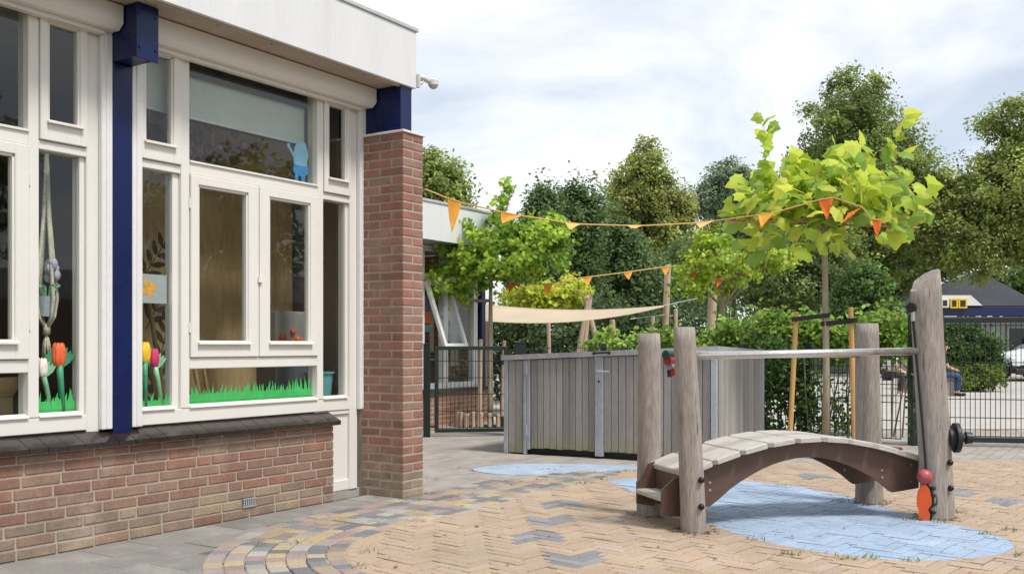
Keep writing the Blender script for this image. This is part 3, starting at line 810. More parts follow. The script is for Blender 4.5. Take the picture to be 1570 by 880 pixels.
def tulip(label, s, z0, zh, lean, stem, bloom, sz=1.0):
    t = fthing('paper_tulip', label, 'decoration', s, -.120, z0, 'paper tulips in the windows')
    H_ = zh - z0
    m = MB(); m.tube([(0,0,0), (lean*.5,.0,H_*.5), (lean*.86,0,H_*.74)], [.011*sz,.013*sz,.016*sz], 8); m.build('stem', stem, t, smooth=True)
    m = MB()
    for a in (-1, -.4, .35, 1):
        c = Vector((lean*.86, -.004, H_*.70))
        ang = a*.75
        ex = Vector((math.cos(ang),0,-math.sin(ang))); ey = Vector((math.sin(ang),0,math.cos(ang)))
        m.prism([(-.008,0),(-.02,.05),(-.012,.085),(0,.075),(.012,.09),(.02,.05),(.008,0)], (c + Vector((0,-.004*a,0)), ex*sz, ey*sz, Vector((0,-1,0))), .003)
    m.build('leaf', stem, t)
    m = MB(); c = Vector((lean, -.002, H_*.9))
    for k in range(6):
        a = 2*math.pi*k/6
        m.sphere(c + Vector((math.cos(a)*.017*sz, math.sin(a)*.012, 0)), (.017*sz,.013*sz,.052*sz), 8, 6)
    m.build('bloom', bloom, t, smooth=True)
tulip('green-stemmed paper tulip with an orange bloom left of the blue column', -1.985, .735, 1.075, -.025, 'stem_green', 'tulip_orange', 1.3)
tulip('pale green paper tulip with a whitish bloom at the far left pane', -2.055, .75, 1.00, -.05, 'stem_pale', 'tulip_white', 1.0)
tulip('paper tulip with a yellow bloom right of the blue column', -1.462, .735, 1.085, -.005, 'stem_green', 'tulip_yellow', 1.25)
tulip('pale-stemmed paper tulip with a pink bloom right of the blue column', -1.345, .735, 1.05, -.058, 'stem_pale', 'tulip_pink', 1.1)
# butterfly print
t = fthing('butterfly_print', 'grey paper print with an orange butterfly in the narrow pane', 'print', -1.44, -.114, 1.36)
MB().box((-.115,-.0005,-.02), (.125,.0005,.150)).build('sheet', 'paper_grey', t)
m = MB()
for sg_ in (-1, 1):
    for (a, l, w) in ((52, .062, .026), (-38, .046, .022)):
        aa = R(90 - sg_*(90-a)) - R(20)
        ex = Vector((math.sin(aa),0,-math.cos(aa))); ey = Vector((math.cos(aa),0,math.sin(aa)))
        m.prism([(0,0),(w*.7,l*.35),(w,l*.75),(w*.4,l),(-w*.5,l*.95),(-w*.9,l*.55),(-w*.5,l*.2)], (Vector((-.005,-.001,.055)), ex, ey, Vector((0,-1,0))), .0008)
m.build('butterfly', 'butterfly', t)
# light blue animal cut-out in the top pane
t = fthing('paper_animal', 'light blue paper animal cut-out in the top right corner pane', 'decoration', -.215, -.114, 2.24)
FR = lambda x, y, z: (Vector((x,y,z)), Vector((1,0,0)), Vector((0,0,1)), Vector((0,-1,0)))
m = MB()
m.prism([(-.055,.09),(-.06,.16),(-.045,.22),(-.02,.245),(-.01,.262),(.005,.248),(.04,.25),(.052,.262),(.06,.245),(.075,.21),(.085,.17),(.07,.12),(.075,.09)], FR(0,0,0), .001)
m.prism([(-.06,.14),(-.10,.19),(-.115,.20),(-.12,.225),(-.095,.23),(-.09,.205),(-.055,.165)], FR(0,-.0012,0), .001)
m.build('body', 'cut_light', t)
MB().prism([(-.062,.04),(-.058,.10),(0,.085),(.078,.10),(.082,.045),(.05,.03),(.045,-.03),(.02,-.03),(.015,.02),(-.015,.02),(-.02,-.03),(-.045,-.03),(-.045,.03)], FR(0,-.0014,0), .001).build('trousers', 'cut_blue', t)
# roller blinds
def blind(label, s0, s1, z0, z1, black=False):
    t = fthing('roller_blind', label, 'blind', s0, -.175, z0, 'white roller blinds behind the top panes')
    MB().box((0,-.001,0), (s1-s0,.001,z1-z0)).build('cloth', 'blind', t)
    MB().tube([(0,0,0),(s1-s0,0,0)], .008, 8).build('bottom_bar', 'white_trim', t)
    if black: MB().bbox((0,-.035,z1-z0-.115), (s1-s0,-.012,z1-z0-.03), .006).build('cassette', 'black_mat', t)
blind('wide white roller blind half down behind the large top pane', -1.19, -.11, 2.50, 2.86, True)
blind('narrow white roller blind behind the top pane right of the blue column', -1.55, -1.26, 2.50, 2.86)
# macrame hanger with pot
t = fthing('hanging_planter', 'cream macrame hanger holding a grey pot in the left window', 'planter', -1.99, -.26, 1.05)
m = MB()
for a in (0, 1.6, 3.1, 4.7):
    x, y = .05*math.cos(a), .05*math.sin(a)
    m.tube([(0,0,1.13),(x*.35,y*.35,.75),(x,y,.42),(x*1.25,y*1.25,.30),(x*.9,y*.9,.20),(0,0,.13)], .0105, 6)
m.tube([(0,0,.16),(0,0,.10)], [.018,.02], 8)
for k in range(7):
    a = k*.9; m.tube([(0,0,.11),(.014*math.cos(a),.014*math.sin(a),.05),(.024*math.cos(a),.024*math.sin(a),-.04-.01*(k%3))], [.006,.007,.004], 5)
m.build('macrame_cord', 'macrame', t, smooth=True)
m = MB(); m.tube([(0,0,.20),(0,0,.31)], [.040,.052], 16); m.build('pot', 'pot_grey', t, smooth=False)
m = MB(); r = random.Random(5)
for k in range(16):
    a = r.uniform(0,6.28); l = r.uniform(.05,.10); q = Vector((math.cos(a)*.02, math.sin(a)*.02, .31)); e = q + Vector((math.cos(a)*l*.6, math.sin(a)*l*.6, l*.7))
    m.tube([q, (q+e)/2 + Vector((0,0,.02)), e], [.004,.012,.002], 4)
m.build('plant', 'stem_pale', t)
m = MB(); 
for k in range(9):
    a = r.uniform(0,6.28); m.sphere((.02+.02*math.cos(a), .03*math.sin(a)-.02, .44+r.uniform(-.04,.05)), (.022,.018,.03), 8, 6)
m.build('ribbon_flower', 'ribbon_pale', t, smooth=True)
# tall wooden sticks leaning behind the right window
for k, (a, b, w) in enumerate([(-.92,-1.12,.86),(-.80,-1.02,.95),(-.68,-.86,.92),(-.62,-.78,.90),(-.98,-1.28,1.18),(-1.00,-1.22,1.42)]):
    t = tag(MB().tube([(0,0,0),(b-a,.04,w*1.0)], .014, 8).build('wooden_stick', 'stick_wood', None, fw(a, -.40, .10), (0,0,FA), sub=False),
            ['wooden stick leaning left, leftmost seen through the low middle pane','wooden stick second from left seen through the low middle pane','wooden stick third from left seen through the low middle pane','wooden stick rightmost seen through the low middle pane','wooden stick crossing low behind the pink tulip','steep long wooden stick behind the pink tulip'][k], 'stick', 'wooden sticks behind the right window')
# bins and boxes standing on the inner sill or floor by the right end
def bucket(name, label, s, o, z, r0, r1, h, mname, cat='bin'):
    t = fthing(name, label, cat, s, o, z); m = MB()
    n = 20; k = 0
    for rr, zz in ((r0*.97,.004),(r0,0),(r1,h),(r1+.012,h),(r1+.012,h+.012),(r1-.006,h+.012),(r0-.006,.01)):
        for j in range(n): a = 2*math.pi*j/n; m.v.append((rr*math.cos(a), rr*math.sin(a), zz))
    for i in range(1, 6):
        for j in range(n): m.f.append((i*n+j, i*n+(j+1)%n, (i+1)*n+(j+1)%n, (i+1)*n+j))
    m.f.append(tuple(range(6*n, 7*n))); m.f.append(tuple(reversed(range(n, 2*n))))
    m.build('bucket', mname, t); return t
bucket('plastic_bin', 'teal plastic bin standing behind the right narrow pane', .14, -.27, .62, .075, .10, .27, 'bin_teal')
bucket('plastic_bin', 'dark blue plastic bin behind the teal bin', .24, -.52, .62, .10, .12, .44, 'bin_blue')
MB().bbox((-.29,.165,.56), (.375,.75,.615), .005).build('shelf', 'room_wall', school)
t = fthing('toy_box', 'clear plastic toy box with a red rim behind the right casement', 'box', .02, -.55, .62)
m = MB(); m.bbox((-.17,-.14,.42), (.17,.14,.445), .004); m.build('rim', 'red_plastic', t)
m = MB(); m.bbox((-.155,-.125,.446), (.155,.125,.72), .01); m.build('box', 'clear_box', t)
m = MB(); m.bbox((-.16,-.13,0), (.16,.13,.42), .01); m.build('base', 'grey_chair', t)
m = MB(); r = random.Random(9)
for k in range(18): m.sphere((r.uniform(-.13,.13), -.128, r.uniform(.46,.58)), r.uniform(.018,.03), 8, 6)
m.build('toys', 'tulip_orange', t, smooth=True)
t = fthing('desk_chair', 'dark grey high-backed chair behind the right casement', 'chair', -.25, -1.05, .05)
m = MB(); m.bbox((-.22,-.05,.62), (.22,.03,1.52), .03); m.build('backrest', 'grey_chair', t)
m = MB(); m.bbox((-.24,-.05,.42), (.24,.45,.50), .03); m.build('seat', 'grey_chair', t)
m = MB(); m.tube([(0,.2,.06),(0,.2,.42)], .03, 10)
for k in range(5): a = k*1.2566; m.tube([(0,.2,.08),(.28*math.cos(a),.2+.28*math.sin(a),.02)], .018, 6)
m.build('leg', 'black_mat', t)
t = fthing('cardboard_box', 'brown cardboard box behind the low left pane', 'box', -2.30, -.42, .62)
m = MB(); m.bbox((-.26,-.16,0), (.12,.16,.20), .003); m.build('box_body', 'cardboard', t)
m = MB(); m.prism([(-.26,0),(.12,0),(.12,.15),(-.26,.15)], (Vector((0,-.16,.2)), Vector((1,0,0)), Vector((0,-.7,.7)), Vector((0,.7,.7))), .004); m.build('flap', 'cardboard', t)
# cluster of dried flower heads hanging behind the large top pane
t = fthing('dried_flower_cluster', 'hanging cluster of dark dried flower heads behind the large top pane', 'dried flowers', -.83, -.45, 2.15)
m = MB(); cols = []; r = random.Random(4)
for k in range(150):
    x = r.gauss(-.10,.20); y = r.uniform(-.1,.1); z = r.gauss(.20,.10)
    n0 = len(m.f); m.sphere((x, y, z), r.uniform(.018,.036), 7, 5)
    c = r.choice([(.10,.035,.03),(.16,.05,.05),(.22,.11,.09),(.05,.06,.025),(.32,.20,.17)]); cols += [c]*(len(m.f)-n0)
joined('flower_heads', m, 'dried', t, cols)
m = MB()
for x in (-.35, -.1, .15): m.tube([(x,0,.2),(x,0,.75)], .004, 5)
m.build('cord', 'macrame', t)

# security camera at the fascia corner
t = fthing('security_camera', 'small off-white security camera at the corner of the white fascia', 'camera', .532, .30, 3.02)
m = MB(); m.bbox((0,-.045,-.05), (.018,.045,.05), .004); m.build('mounting_plate', 'camera_white', t)
m = MB(); m.tube([(.01,0,.03),(.07,-.03,.035),(.13,-.05,.012)], [.024,.022,.018], 10); m.tube([(.01,0,-.03),(.05,-.02,-.01),(.07,-.03,.02)], .012, 8); m.build('arm', 'camera_white', t, smooth=True)
m = MB(); m.tube([(.155,-.055,-.004),(.155,-.055,.030)], [.040,.040], 18); m.tube([(.155,-.055,.030),(.155,-.055,.042)], [.040,.025], 18); m.build('housing', 'camera_white', t)
m = MB(); m.sphere((.155,-.055,-.006), (.034,.034,.026), 16, 8); m.build('dome', 'lid_metal', t, smooth=True)
m = MB(); m.tube([(.0,.03,-.05),(-.03,.05,-.075),(-.09,.06,-.065)], .006, 6); m.build('cable', 'black_mat', t)

# ---------------------------------------------------------------- far wing of the school
WS, WO = 6.88, -3.38
wing = thing('school_wing', 'set-back brick school wing with white frames and fascia behind the gate', 'building', fw(WS, WO, 0), FA)
MB().box((-6.3,.0,-.02), (0,.22,.45)).build('brick_base', 'brick_far', wing)
MB().box((-6.3,-.05,.451), (.02,.10,.50)).build('sill', 'sill_tile', wing)
MB().box((-.10,.221,-.02), (0,5.0,2.44)).build('side_wall', 'brick_far', wing)
MB().box((-6.3,4.9,-.02), (-.101,5.0,2.44)).build('back_wall', 'room_dark', wing)
MB().box((-6.3,.221,-.02), (-.101,4.9,.03)).build('floor', 'room_floor', wing)
fa = MB(); fa.bbox((-6.4,-.42,2.45), (.10,-.38,2.93), .003); fa.bbox((.06,-.379,2.45), (.10,5.0,2.93), .003)
fa.build('fascia', 'fascia_white', wing)
MB().box((-6.39,-.379,2.46), (.059,5.0,2.90)).build('roof', 'cap_metal', wing)
ft = MB(); ft.bbox((-6.4,-.435,2.931), (.115,-.33,2.965), .003); ft.build('roof_edge_trim', 'cap_metal', wing)
MB().bbox((-.17,-.02,.50), (-.075,.12,2.45), .003).build('blue_column', 'blue_steel', wing)
f = MB()
for x in (-6.3,-5.5,-4.7,-3.9,-3.1,-2.3,-1.55,-1.02,-.30): f.bbox((x,.03,.50), (x+.10,.13,2.45), .004)
for z in (.50, 1.98, 2.37): f.bbox((-6.2,.032,z), (-.20,.128,z+.08), .004)
wf = f.build('window_frame', 'white_trim', wing)
for a, b in ((-6.2,-5.5),(-5.4,-4.7),(-4.6,-3.9),(-3.8,-3.1),(-3.0,-2.3),(-2.2,-1.55),(-.92,-.30)):
    MB().box((a,.08,.58), (b,.086,2.37)).build('pane', 'glass', wf)
# open top-hung sash
sh = MB(); w_, h_ = .53, .98
for (x0,x1,z0,z1) in ((0,.06,-h_,0),(w_-.06,w_,-h_,0),(.06,w_-.06,-h_,-h_+.07),(.06,w_-.06,-.06,0)): sh.bbox((x0,-.025,z0), (x1,.025,z1), .003)
so_ = sh.build('open_sash', 'white_trim', wing, (-1.45,.03,1.97), (R(-20),0,0), sub=False)
MB().box((.055,-.003,-h_+.065), (w_-.055,.003,-.055)).build('pane', 'glass', so_)
m = MB(); cols = []
for (x, z, w_, h_, c) in [(-1.32,1.40,.16,.16,(.62,.13,.03)),(-1.32,1.28,.16,.10,(.10,.28,.34)),(-1.32,1.57,.16,.20,(.18,.15,.32)),(-1.36,1.35,.30,.03,(.62,.42,.05)),(-1.75,1.30,.16,.40,(.60,.16,.06)),(-.70,1.45,.14,.30,(.60,.42,.08)),(-.86,1.50,.10,.34,(.55,.15,.07)),(-.88,1.20,.14,.20,(.4,.33,.25)),(-1.05,1.0,.10,.9,(.30,.24,.2)),(-.55,.8,.20,.9,(.38,.33,.27))]:
    n0 = len(m.f); m.box((x,.16+.002*len(cols),z), (x+w_,.162+.002*len(cols),z+h_)); cols += [c]*(len(m.f)-n0)
joined('children_paintings', m, 'paint_art', wing, cols)

# ---------------------------------------------------------------- wooden shed
SA = R(-28)
shed = thing('storage_shed', 'low grey wooden storage shed with galvanised posts and metal lid', 'shed', (-.08, 10.14, 0), SA)
SWD, SDP = 2.212, 1.775
def ztop(x, y): return .965 + (1.058-.965)*x/SWD - .045*y/SDP
def plank(x, y, w, side, z0, z1):
    v = rnd.uniform(.80, 1.15); c = (.32*v, .302*v*rnd.uniform(.97,1.02), .285*v*rnd.uniform(.95,1.05))
    b_ = MB().bbox((-w/2,-.011,0), (w/2,.011,z1-z0), .003)
    link('plank', b_.mesh('plank', 'shed_wood'), shed, (x, y, z0), (0,0, math.pi/2 if side else 0), c)
PW = .073
def planks_x(x0, x1, z0):
    n = max(1, round((x1-x0)/PW)); w = (x1-x0)/n
    for i in range(n):
        x = x0 + (i+.5)*w; plank(x, .012, w-.006, False, z0 + rnd.uniform(-.004,.004), ztop(x, 0)-.03)
planks_x(.045, .215, .012); planks_x(.305, 1.005, .065); planks_x(1.095, SWD-.06, .065)
n = 20; w = (SDP-.10)/n
for i in range(n): plank(SWD-.012, .06+(i+.5)*w, w-.007, True, .03, ztop(SWD, .06+i*w)-.03)
for i in range(n): plank(.012, .06+(i+.5)*w, w-.007, True, .03, ztop(0, .06+i*w)-.03)
ps = [(0,0,.042,0),(.222,.0,.036,.0),(.262,0,.034,.05),(1.008,-.006,.085,.02),(SWD-.055,0,.055,0),(SWD-.04,SDP-.04,.04,0),(0,SDP-.04,.04,0)]
for (x, y, w, z0) in ps:
    MB().bbox((x,y-.010,z0), (x+w,y+.030,ztop(x,y)-.026), .003).build('post', 'galvanised', shed)
m = MB()
c4 = [(-.02,-.03),(SWD+.02,-.03),(SWD+.02,SDP+.02),(-.02,SDP+.02)]
top = [(x,y,ztop(x,y)+.028) for x,y in c4]; bot = [(x,y,ztop(x,y)-.022) for x,y in c4]
m.add(bot+top, [(3,2,1,0),(4,5,6,7),(0,1,5,4),(1,2,6,5),(2,3,7,6),(3,0,4,7)])
lid = m.build('lid', 'lid_metal', shed)
m = MB(); x = 1.0; m.tube([(x,-.045,ztop(x,0)+.012),(x+.17,-.045,ztop(x+.17,0)+.012)], .010, 8); m.bbox((x-.005,-.045,ztop(x,0)-.004),(x+.018,-.028,ztop(x,0)+.026)); m.bbox((x+.155,-.045,ztop(x+.1,0)-.004),(x+.178,-.028,ztop(x+.1,0)+.026)); m.build('lid_handle', 'black_mat', shed)
m = MB(); m.tube([(1.05,-.02,.845),(1.05,-.05,.845),(1.17,-.05,.843)], .009, 8); m.build('door_handle', 'steel_rail', shed)
m = MB(); m.tube([(1.05,-.018,.745),(1.05,-.012,.745)], .012, 10); m.build('keyhole', 'black_mat', shed)
m = MB()
for z in (.18, .80): m.bbox((.252,-.022,z), (.268,-.010,z+.12), .003)
m.build('hinge', 'galvanised', shed)
m = MB()
for i in range(28):
    x = .06 + i*.0745
    if .20 < x < .31 or 1.0 < x < 1.1: continue
    for z in (.10, ztop(x,0)-.14): m.tube([(x,-.001,z),(x,-.004,z)], .006, 6)
m.build('screws', 'bolt_light', shed)
MB().box((.05,.06,.0), (SWD-.05,SDP-.05,.05)).build('floor', 'black_mat', shed)

# ---------------------------------------------------------------- mesh fences and gates
def mesh_panel(mb, a, b, z0, z1, dv=.05, dh=.20, r=.0034, rh=.0042):
    a = Vector(a); b = Vector(b); L = (b-a).length; n = int(L/dv); u = (b-a)/L
    def wire(p, q, w):
        t = (q-p).normalized(); s1 = Vector((u.x,u.y,0)) if abs(t.z) > .5 else Vector((0,0,1)); s2 = t.cross(s1)
        k = len(mb.v)
        for e in (p, q):
            for c1, c2 in ((-1,-1),(1,-1),(1,1),(-1,1)): mb.v.append(tuple(e + s1*c1*w + s2*c2*w))
        for i in range(4): mb.f.append((k+i, k+(i+1)%4, k+4+(i+1)%4, k+4+i))
    for i in range(n+1):
        p = a + u*(L*i/n); wire(Vector((p.x,p.y,z0)), Vector((p.x,p.y,z1)), r)
    z = z0 + .01
    while z < z1:
        for e in (-.005, .005):
            off = Vector((-u.y, u.x, 0))*e; wire(Vector((a.x,a.y,z))+off, Vector((b.x,b.y,z))+off, rh)
        z += dh
    return mb
def sqpost(p, w, z1, rot=0.0, z0=-.02):
    b = MB().bbox((-w/2,-w/2,z0), (w/2,w/2,z1), .004); b.xf(Matrix.Translation(Vector((p[0],p[1],0))) @ Matrix.Rotation(rot,4,'Z')); return b
def gate(name, label, a, b, h, z0=.05, bar=.045, latch=True, **kw):
    a = Vector((a[0],a[1],0)); b = Vector((b[0],b[1],0)); u = (b-a).normalized(); L = (b-a).length
    t = thing(name, label, 'gate', a, math.atan2(u.y,u.x))
    for nm, p0, p1 in (('gate_frame',(0,-bar/2,z0),(L,bar/2,z0+bar)),('gate_frame',(0,-bar/2,h-bar),(L,bar/2,h)),('gate_frame',(0,-bar/2+.001,z0+bar),(bar,bar/2-.001,h-bar)),('gate_frame',(L-bar,-bar/2+.001,z0+bar),(L,bar/2-.001,h-bar))):
        MB().bbox(p0, p1, .004).build(nm, 'green_steel', t)
    mesh_panel(MB(), (bar,0,0), (L-bar,0,0), z0+bar, h-bar, **kw).build('wire_mesh', 'green_steel', t)
    return t
g1 = gate('yard_gate', 'dark green mesh gate between the brick pillar and the shed', (-.93,11.95), (-.05,12.10), 1.085, dh=.2)
for z in (.12, .92):
    MB().tube([(-.075,0,z),(.0,0,z)], .016, 8).build('hinge', 'green_steel', g1)
MB().bbox((.80,-.05,.86), (.875,.05,.92), .004).build('latch', 'green_steel', g1)
t = thing('gate_post', 'dark green square steel post left of the yard gate', 'post', (-1.02,11.93,0), 0, 'dark green gate posts')
sqpost((0,0), .08, 1.10).build('post', 'green_steel', t); MB().bbox((-.043,-.043,1.10), (.043,.043,1.115), .004).build('cap', 'black_mat', t)
t = thing('gate_post', 'dark green square steel post right of the yard gate, behind the shed', 'post', (.10,12.12,0), 0, 'dark green gate posts')
sqpost((0,0), .14, 1.12).build('post', 'green_steel', t); MB().bbox((-.073,-.073,1.12), (.073,.073,1.135), .004).build('cap', 'black_mat', t)
def fence(label, a, b, h, posts, pw=.06):
    a = Vector((a[0],a[1],0)); b = Vector((b[0],b[1],0)); u = (b-a).normalized(); L = (b-a).length
    t = thing('mesh_fence', label, 'fence', a, math.atan2(u.y,u.x), 'dark green wire mesh fences')
    mesh_panel(MB(), (0,0,0), (L,0,0), .05, h).build('wire_mesh', 'green_steel', t)
    for q in posts: MB().bbox((q*L-pw/2,.012,-.02), (q*L+pw/2,.012+pw,h+.03), .004).build('post', 'green_steel', t)
    return t
fence('low dark green mesh fence behind the storage shed', (.18,12.14), (2.9,12.30), 1.09, (.35,.98))
fence('dark green mesh fence with ivy behind the staked young tree', (2.95,12.28), (4.30,11.02), 1.10, (.02,.40))
g2 = gate('yard_gate', 'wide dark green mesh gate at the right behind the wooden bridge', (4.53,10.92), (7.4,10.25), 1.395, .045, .055, dh=.2)
t = thing('gate_post', 'thick dark green post of the wide gate behind the tall wooden post', 'post', (4.44,10.95,0), 0, 'dark green gate posts')
sqpost((0,0), .13, 1.42).build('post', 'green_steel', t); MB().bbox((-.068,-.068,1.42), (.068,.068,1.435), .004).build('cap', 'black_mat', t)

# ---------------------------------------------------------------- play bridge
BA = Vector((.975, 6.13, 0)); BB = Vector((2.58, 6.615, 0))
BAX = (BB-BA).normalized(); BPE = Vector((-BAX.y, BAX.x, 0)); BL = (BB-BA).length; BAN = math.atan2(BAX.y, BAX.x)
bridge = thing('play_bridge', 'wooden arched play bridge with brown side panels and four grey posts', 'play equipment', BA, BAN)
def loc(p): r_ = Vector((p[0],p[1],0)) - BA; return r_.dot(BAX), r_.dot(BPE)
def wpost(p, top, h, r0, r1, seed, n=20, cut=None, oval=1.0, kn=0):
    """weathered round-wood post: slightly crooked, flats and splits, bevelled top"""
    r = random.Random(seed); x, y = loc(p); tx, ty = loc(top)
    m = MB(); lev = 16; ph = [r.uniform(0,6.28) for _ in range(6)]
    base = [r.uniform(-.03,.03) for _ in range(n)]
    for i in range(lev+1):
        t = i/lev; z = -.03 + (h+.03)*t; rr = r0 + (r1-r0)*t**.9
        wob = .012*math.sin(t*3.0+ph[0])*(1-t)*t*4*.4
        for j in range(n):
            a = 2*math.pi*j/n
            q = rr*(1 + base[j] + .03*math.sin(2*a+ph[1]+t*1.2) + .02*math.sin(3*a+ph[2]-t*2.0) + .012*math.sin(7*a+ph[3]))
            if i == lev: q *= .955
            zz = z
            px_, py_ = x+(tx-x)*t+wob + q*math.cos(a), y+(ty-y)*t + q*math.sin(a)*oval
            if cut and i >= lev-3: 
                zz = z + cut(math.cos(a))*( (i-(lev-4))/4 )
            m.v.append((px_, py_, zz))
    for i in range(lev):
        for j in range(n): m.f.append((i*n+j, i*n+(j+1)%n, (i+1)*n+(j+1)%n, (i+1)*n+j))
    m.f.append(tuple(lev*n+j for j in range(n)))
    o = m.build('post', 'post_wood', bridge)
    for pl in o.data.polygons: pl.use_smooth = len(pl.vertices) == 4
    return o
P1 = (1.072, 5.865); P2 = (.885, 6.42); P3 = (2.48, 6.91); P4 = (2.70, 6.31)
wpost(P1, (1.015, 5.87), 1.20, .078, .066, 1); wpost(P2, (.888, 6.43), 1.17, .080, .070, 2)
wpost(P3, (2.475, 6.93), 1.245, .092, .078, 3)
wpost(P4, (2.615, 6.30), 1.50, .108, .094, 4, cut=lambda c: .02 + .058*c - .03*(c < -.5), oval=.85)
# side panels
def ztopd(t): return .345 + .165*math.sin(math.pi*min(max(t,0),1)) + .035*t      # deck line over t 0..1
def panel_poly():
    pts = []
    x0, x1 = -.02, BL - .02
    for i in range(25): t = i/24; pts.append((x0+(x1-x0)*t, ztopd(t)-.03))
    bot = []
    bot.append((x1, .155+.02)); bot.append((x1-.20, .155))
    for i in range(17):
        t = 1-i/16; x = .22 + (BL-.46)*t
        bot.append((x, .165 + .235*math.sin(math.pi*t)**.85 + .0*t))
    bot.append((.16, .125)); bot.append((x0, .125))
    return pts + bot
pp = panel_poly()
for yy in (-.205, .190):
    m = MB(); 
    m.prism(pp, (Vector((0,yy,0)), Vector((1,0,0)), Vector((0,0,1)), Vector((0,1,0))), .018)
    o = m.build('side_panel', 'brown_panel', bridge)
    bb_ = MB()
    for x, z in ((.16,.27),(.16,.225),(BL-.30,.30),(BL-.30,.255),(BL-.08,.33),(BL-.08,.22)):
        bb_.tube([(x,yy-.004,z),(x,yy+.001,z)], .009, 8)
    bb_.build('bolt', 'bolt_light', o)
# deck planks with cut corners
NP = 9
for i in range(NP):
    t = (i+.5)/NP; x = BL*t - .03
    sl = math.atan2(ztopd(t+.03)-ztopd(t-.03), .06*BL)
    w = BL/NP*1.015 / max(.8, math.cos(sl)); hw = w/2 - .004; ln = .262; c = .030
    poly = [(-hw,-ln+c),(-hw+c,-ln),(hw-c*.4,-ln),(hw,-ln+c*.4),(hw,ln-c*.4),(hw-c*.4,ln),(-hw+c,ln),(-hw,ln-c)]
    m = MB(); n = len(poly)
    for q, ins in ((0,0),(.026,0),(.032,.006)):
        for (a, b) in poly: m.v.append((a*(1-ins/hw), b*(1-ins/ln), q))
    m.f.append(tuple(reversed(range(n)))); m.f.append(tuple(2*n+k for k in range(n)))
    for e in (0, 1):
        for k in range(n): m.f.append((e*n+k, e*n+(k+1)%n, (e+1)*n+(k+1)%n, (e+1)*n+k))
    link('deck_plank', m.mesh('deck_plank', 'deck_wood'), bridge, (x, -.006, ztopd(t)-.03), (0, -sl, rnd.uniform(-.01,.01)))
x = BL-.14; m = MB(); m.tube([(x,-.14,ztopd(.93)+.006),(x,-.14,ztopd(.93)+.020)], [.040,.036], 20); m.build('deck_button', 'rust_button', bridge)
# entry step at the low end
for yy in (-.190, .172):
    m = MB(); m.prism([(-.10,.10),(.02,.08),(.02,.36),(-.02,.345),(-.075,.255),(-.10,.235)] if yy > 0 else [(-.10,.115),(-.06,.075),(.02,.075),(.02,.31),(-.02,.30),(-.10,.235)],
        (Vector((-.045,yy,0)), Vector((1,0,0)), Vector((0,0,1)), Vector((0,1,0))), .018); m.build('step_cheek', 'brown_panel', bridge)
m = MB(); m.bbox((-.155,-.170,.165), (.0,.170,.195), .006); m.build('step', 'deck_wood', bridge)
m = MB(); m.bbox((-.022,-.170,.10), (-.004,.170,.345), .002); m.build('back_panel', 'brown_panel', bridge)
# bolts on posts
for (p, z, dx_) in ((P1,.31,0),(P1,.155,0),(P4,.36,.012),(P4,.20,.016)):
    x, y = loc(p); m = MB()
    m.sphere((x+dx_+.005, y-.082-(.008 if dx_ else 0), z), (.019,.019,.019), 12, 8); m.build('bolt', 'bolt', bridge, smooth=True)
x, y = loc(P2); m = MB(); m.sphere((x+.03, y-.078, .335), (.024,.024,.022), 12, 8); m.build('bolt', 'bolt', bridge, smooth=True)
# handrails
def rail_between(a, b, za, zb):
    ax, ay = loc(a); bx_, by_ = loc(b); m = MB(); m.tube([(ax,ay,za),(bx_,by_,zb)], .0235, 16)
    o = m.build('handrail', 'steel_rail', bridge)
    for pl in o.data.polygons: pl.use_smooth = len(pl.vertices) == 4
rail_between((1.03,5.87), (2.64,6.29), 1.030, 1.058); rail_between((.888,6.43), (2.475,6.93), 1.030, 1.032)
# toy at the left posts: spinning discs
tx, ty = loc((.955,6.05)); t_ = MB()
for k, (z, mm) in enumerate(((1.035,'green_plastic'),(1.0,'red_plastic'),(.965,'grey_plastic'),(.93,'red_plastic'))):
    m = MB(); m.tube([(tx-.03+.012*k, ty-.012, z),(tx+.03+.004*k, ty+.02, z)], .028 if k != 2 else .022, 14); m.build('spinning_disc', mm, bridge)
m = MB(); m.tube([(tx,ty,.90),(tx,ty,1.06)], .012, 8); m.build('disc_axle', 'black_mat', bridge)
# things on the tall post: pulley, cord, sliding figure, wheel
x, y = loc(P4); xt, yt = loc((2.615,6.30))
def pa(z, deg, out=.0):                          # a point on the tall post at an angle round it
    t = z/1.5; rr = .108-.014*t+out; return Vector((x+(xt-x)*t + rr*math.cos(R(deg)), y+(yt-y)*t + rr*.85*math.sin(R(deg)), z))
def rad(deg): return Vector((math.cos(R(deg)), math.sin(R(deg)), 0))
c = pa(1.33, 176, .002); m = MB(); m.tube([c, c+rad(205)*.034], .030, 18); m.build('pulley', 'black_mat', bridge)
m = MB(); e = pa(1.28,180,.006); m.tube([e+Vector((0,0,-.035)), e+Vector((0,0,.03))], .016, 10); m.build('pulley_bracket', 'steel_rail', bridge)
m = MB(); m.tube([pa(1.26,180,.014), pa(.9,190,.010), pa(.6,199,.010), pa(.22,207,.012)], .0065, 8); m.build('cord', 'black_mat', bridge)
fz = pa(.22, 203, .030); fn = rad(226); fe = rad(316)
m = MB(); m.sphere(Vector((fz.x, fz.y, .272)), .047, 20, 14); m.build('sliding_ball', 'pink_ball', bridge, smooth=True)
fig = [(-.030,.0),(.030,-.006),(.034,.035),(.020,.062),(.042,.095),(.042,.135),(.030,.185),(.008,.222),(-.018,.212),(-.038,.175),(-.044,.13),(-.044,.09),(-.032,.055),(-.034,.03)]
m = MB(); m.prism(fig, (Vector((fz.x,fz.y,.006))+fn*.006, fe, Vector((0,0,1)), fn), .014); m.build('figure_front', 'orange_plastic', bridge)
m = MB()
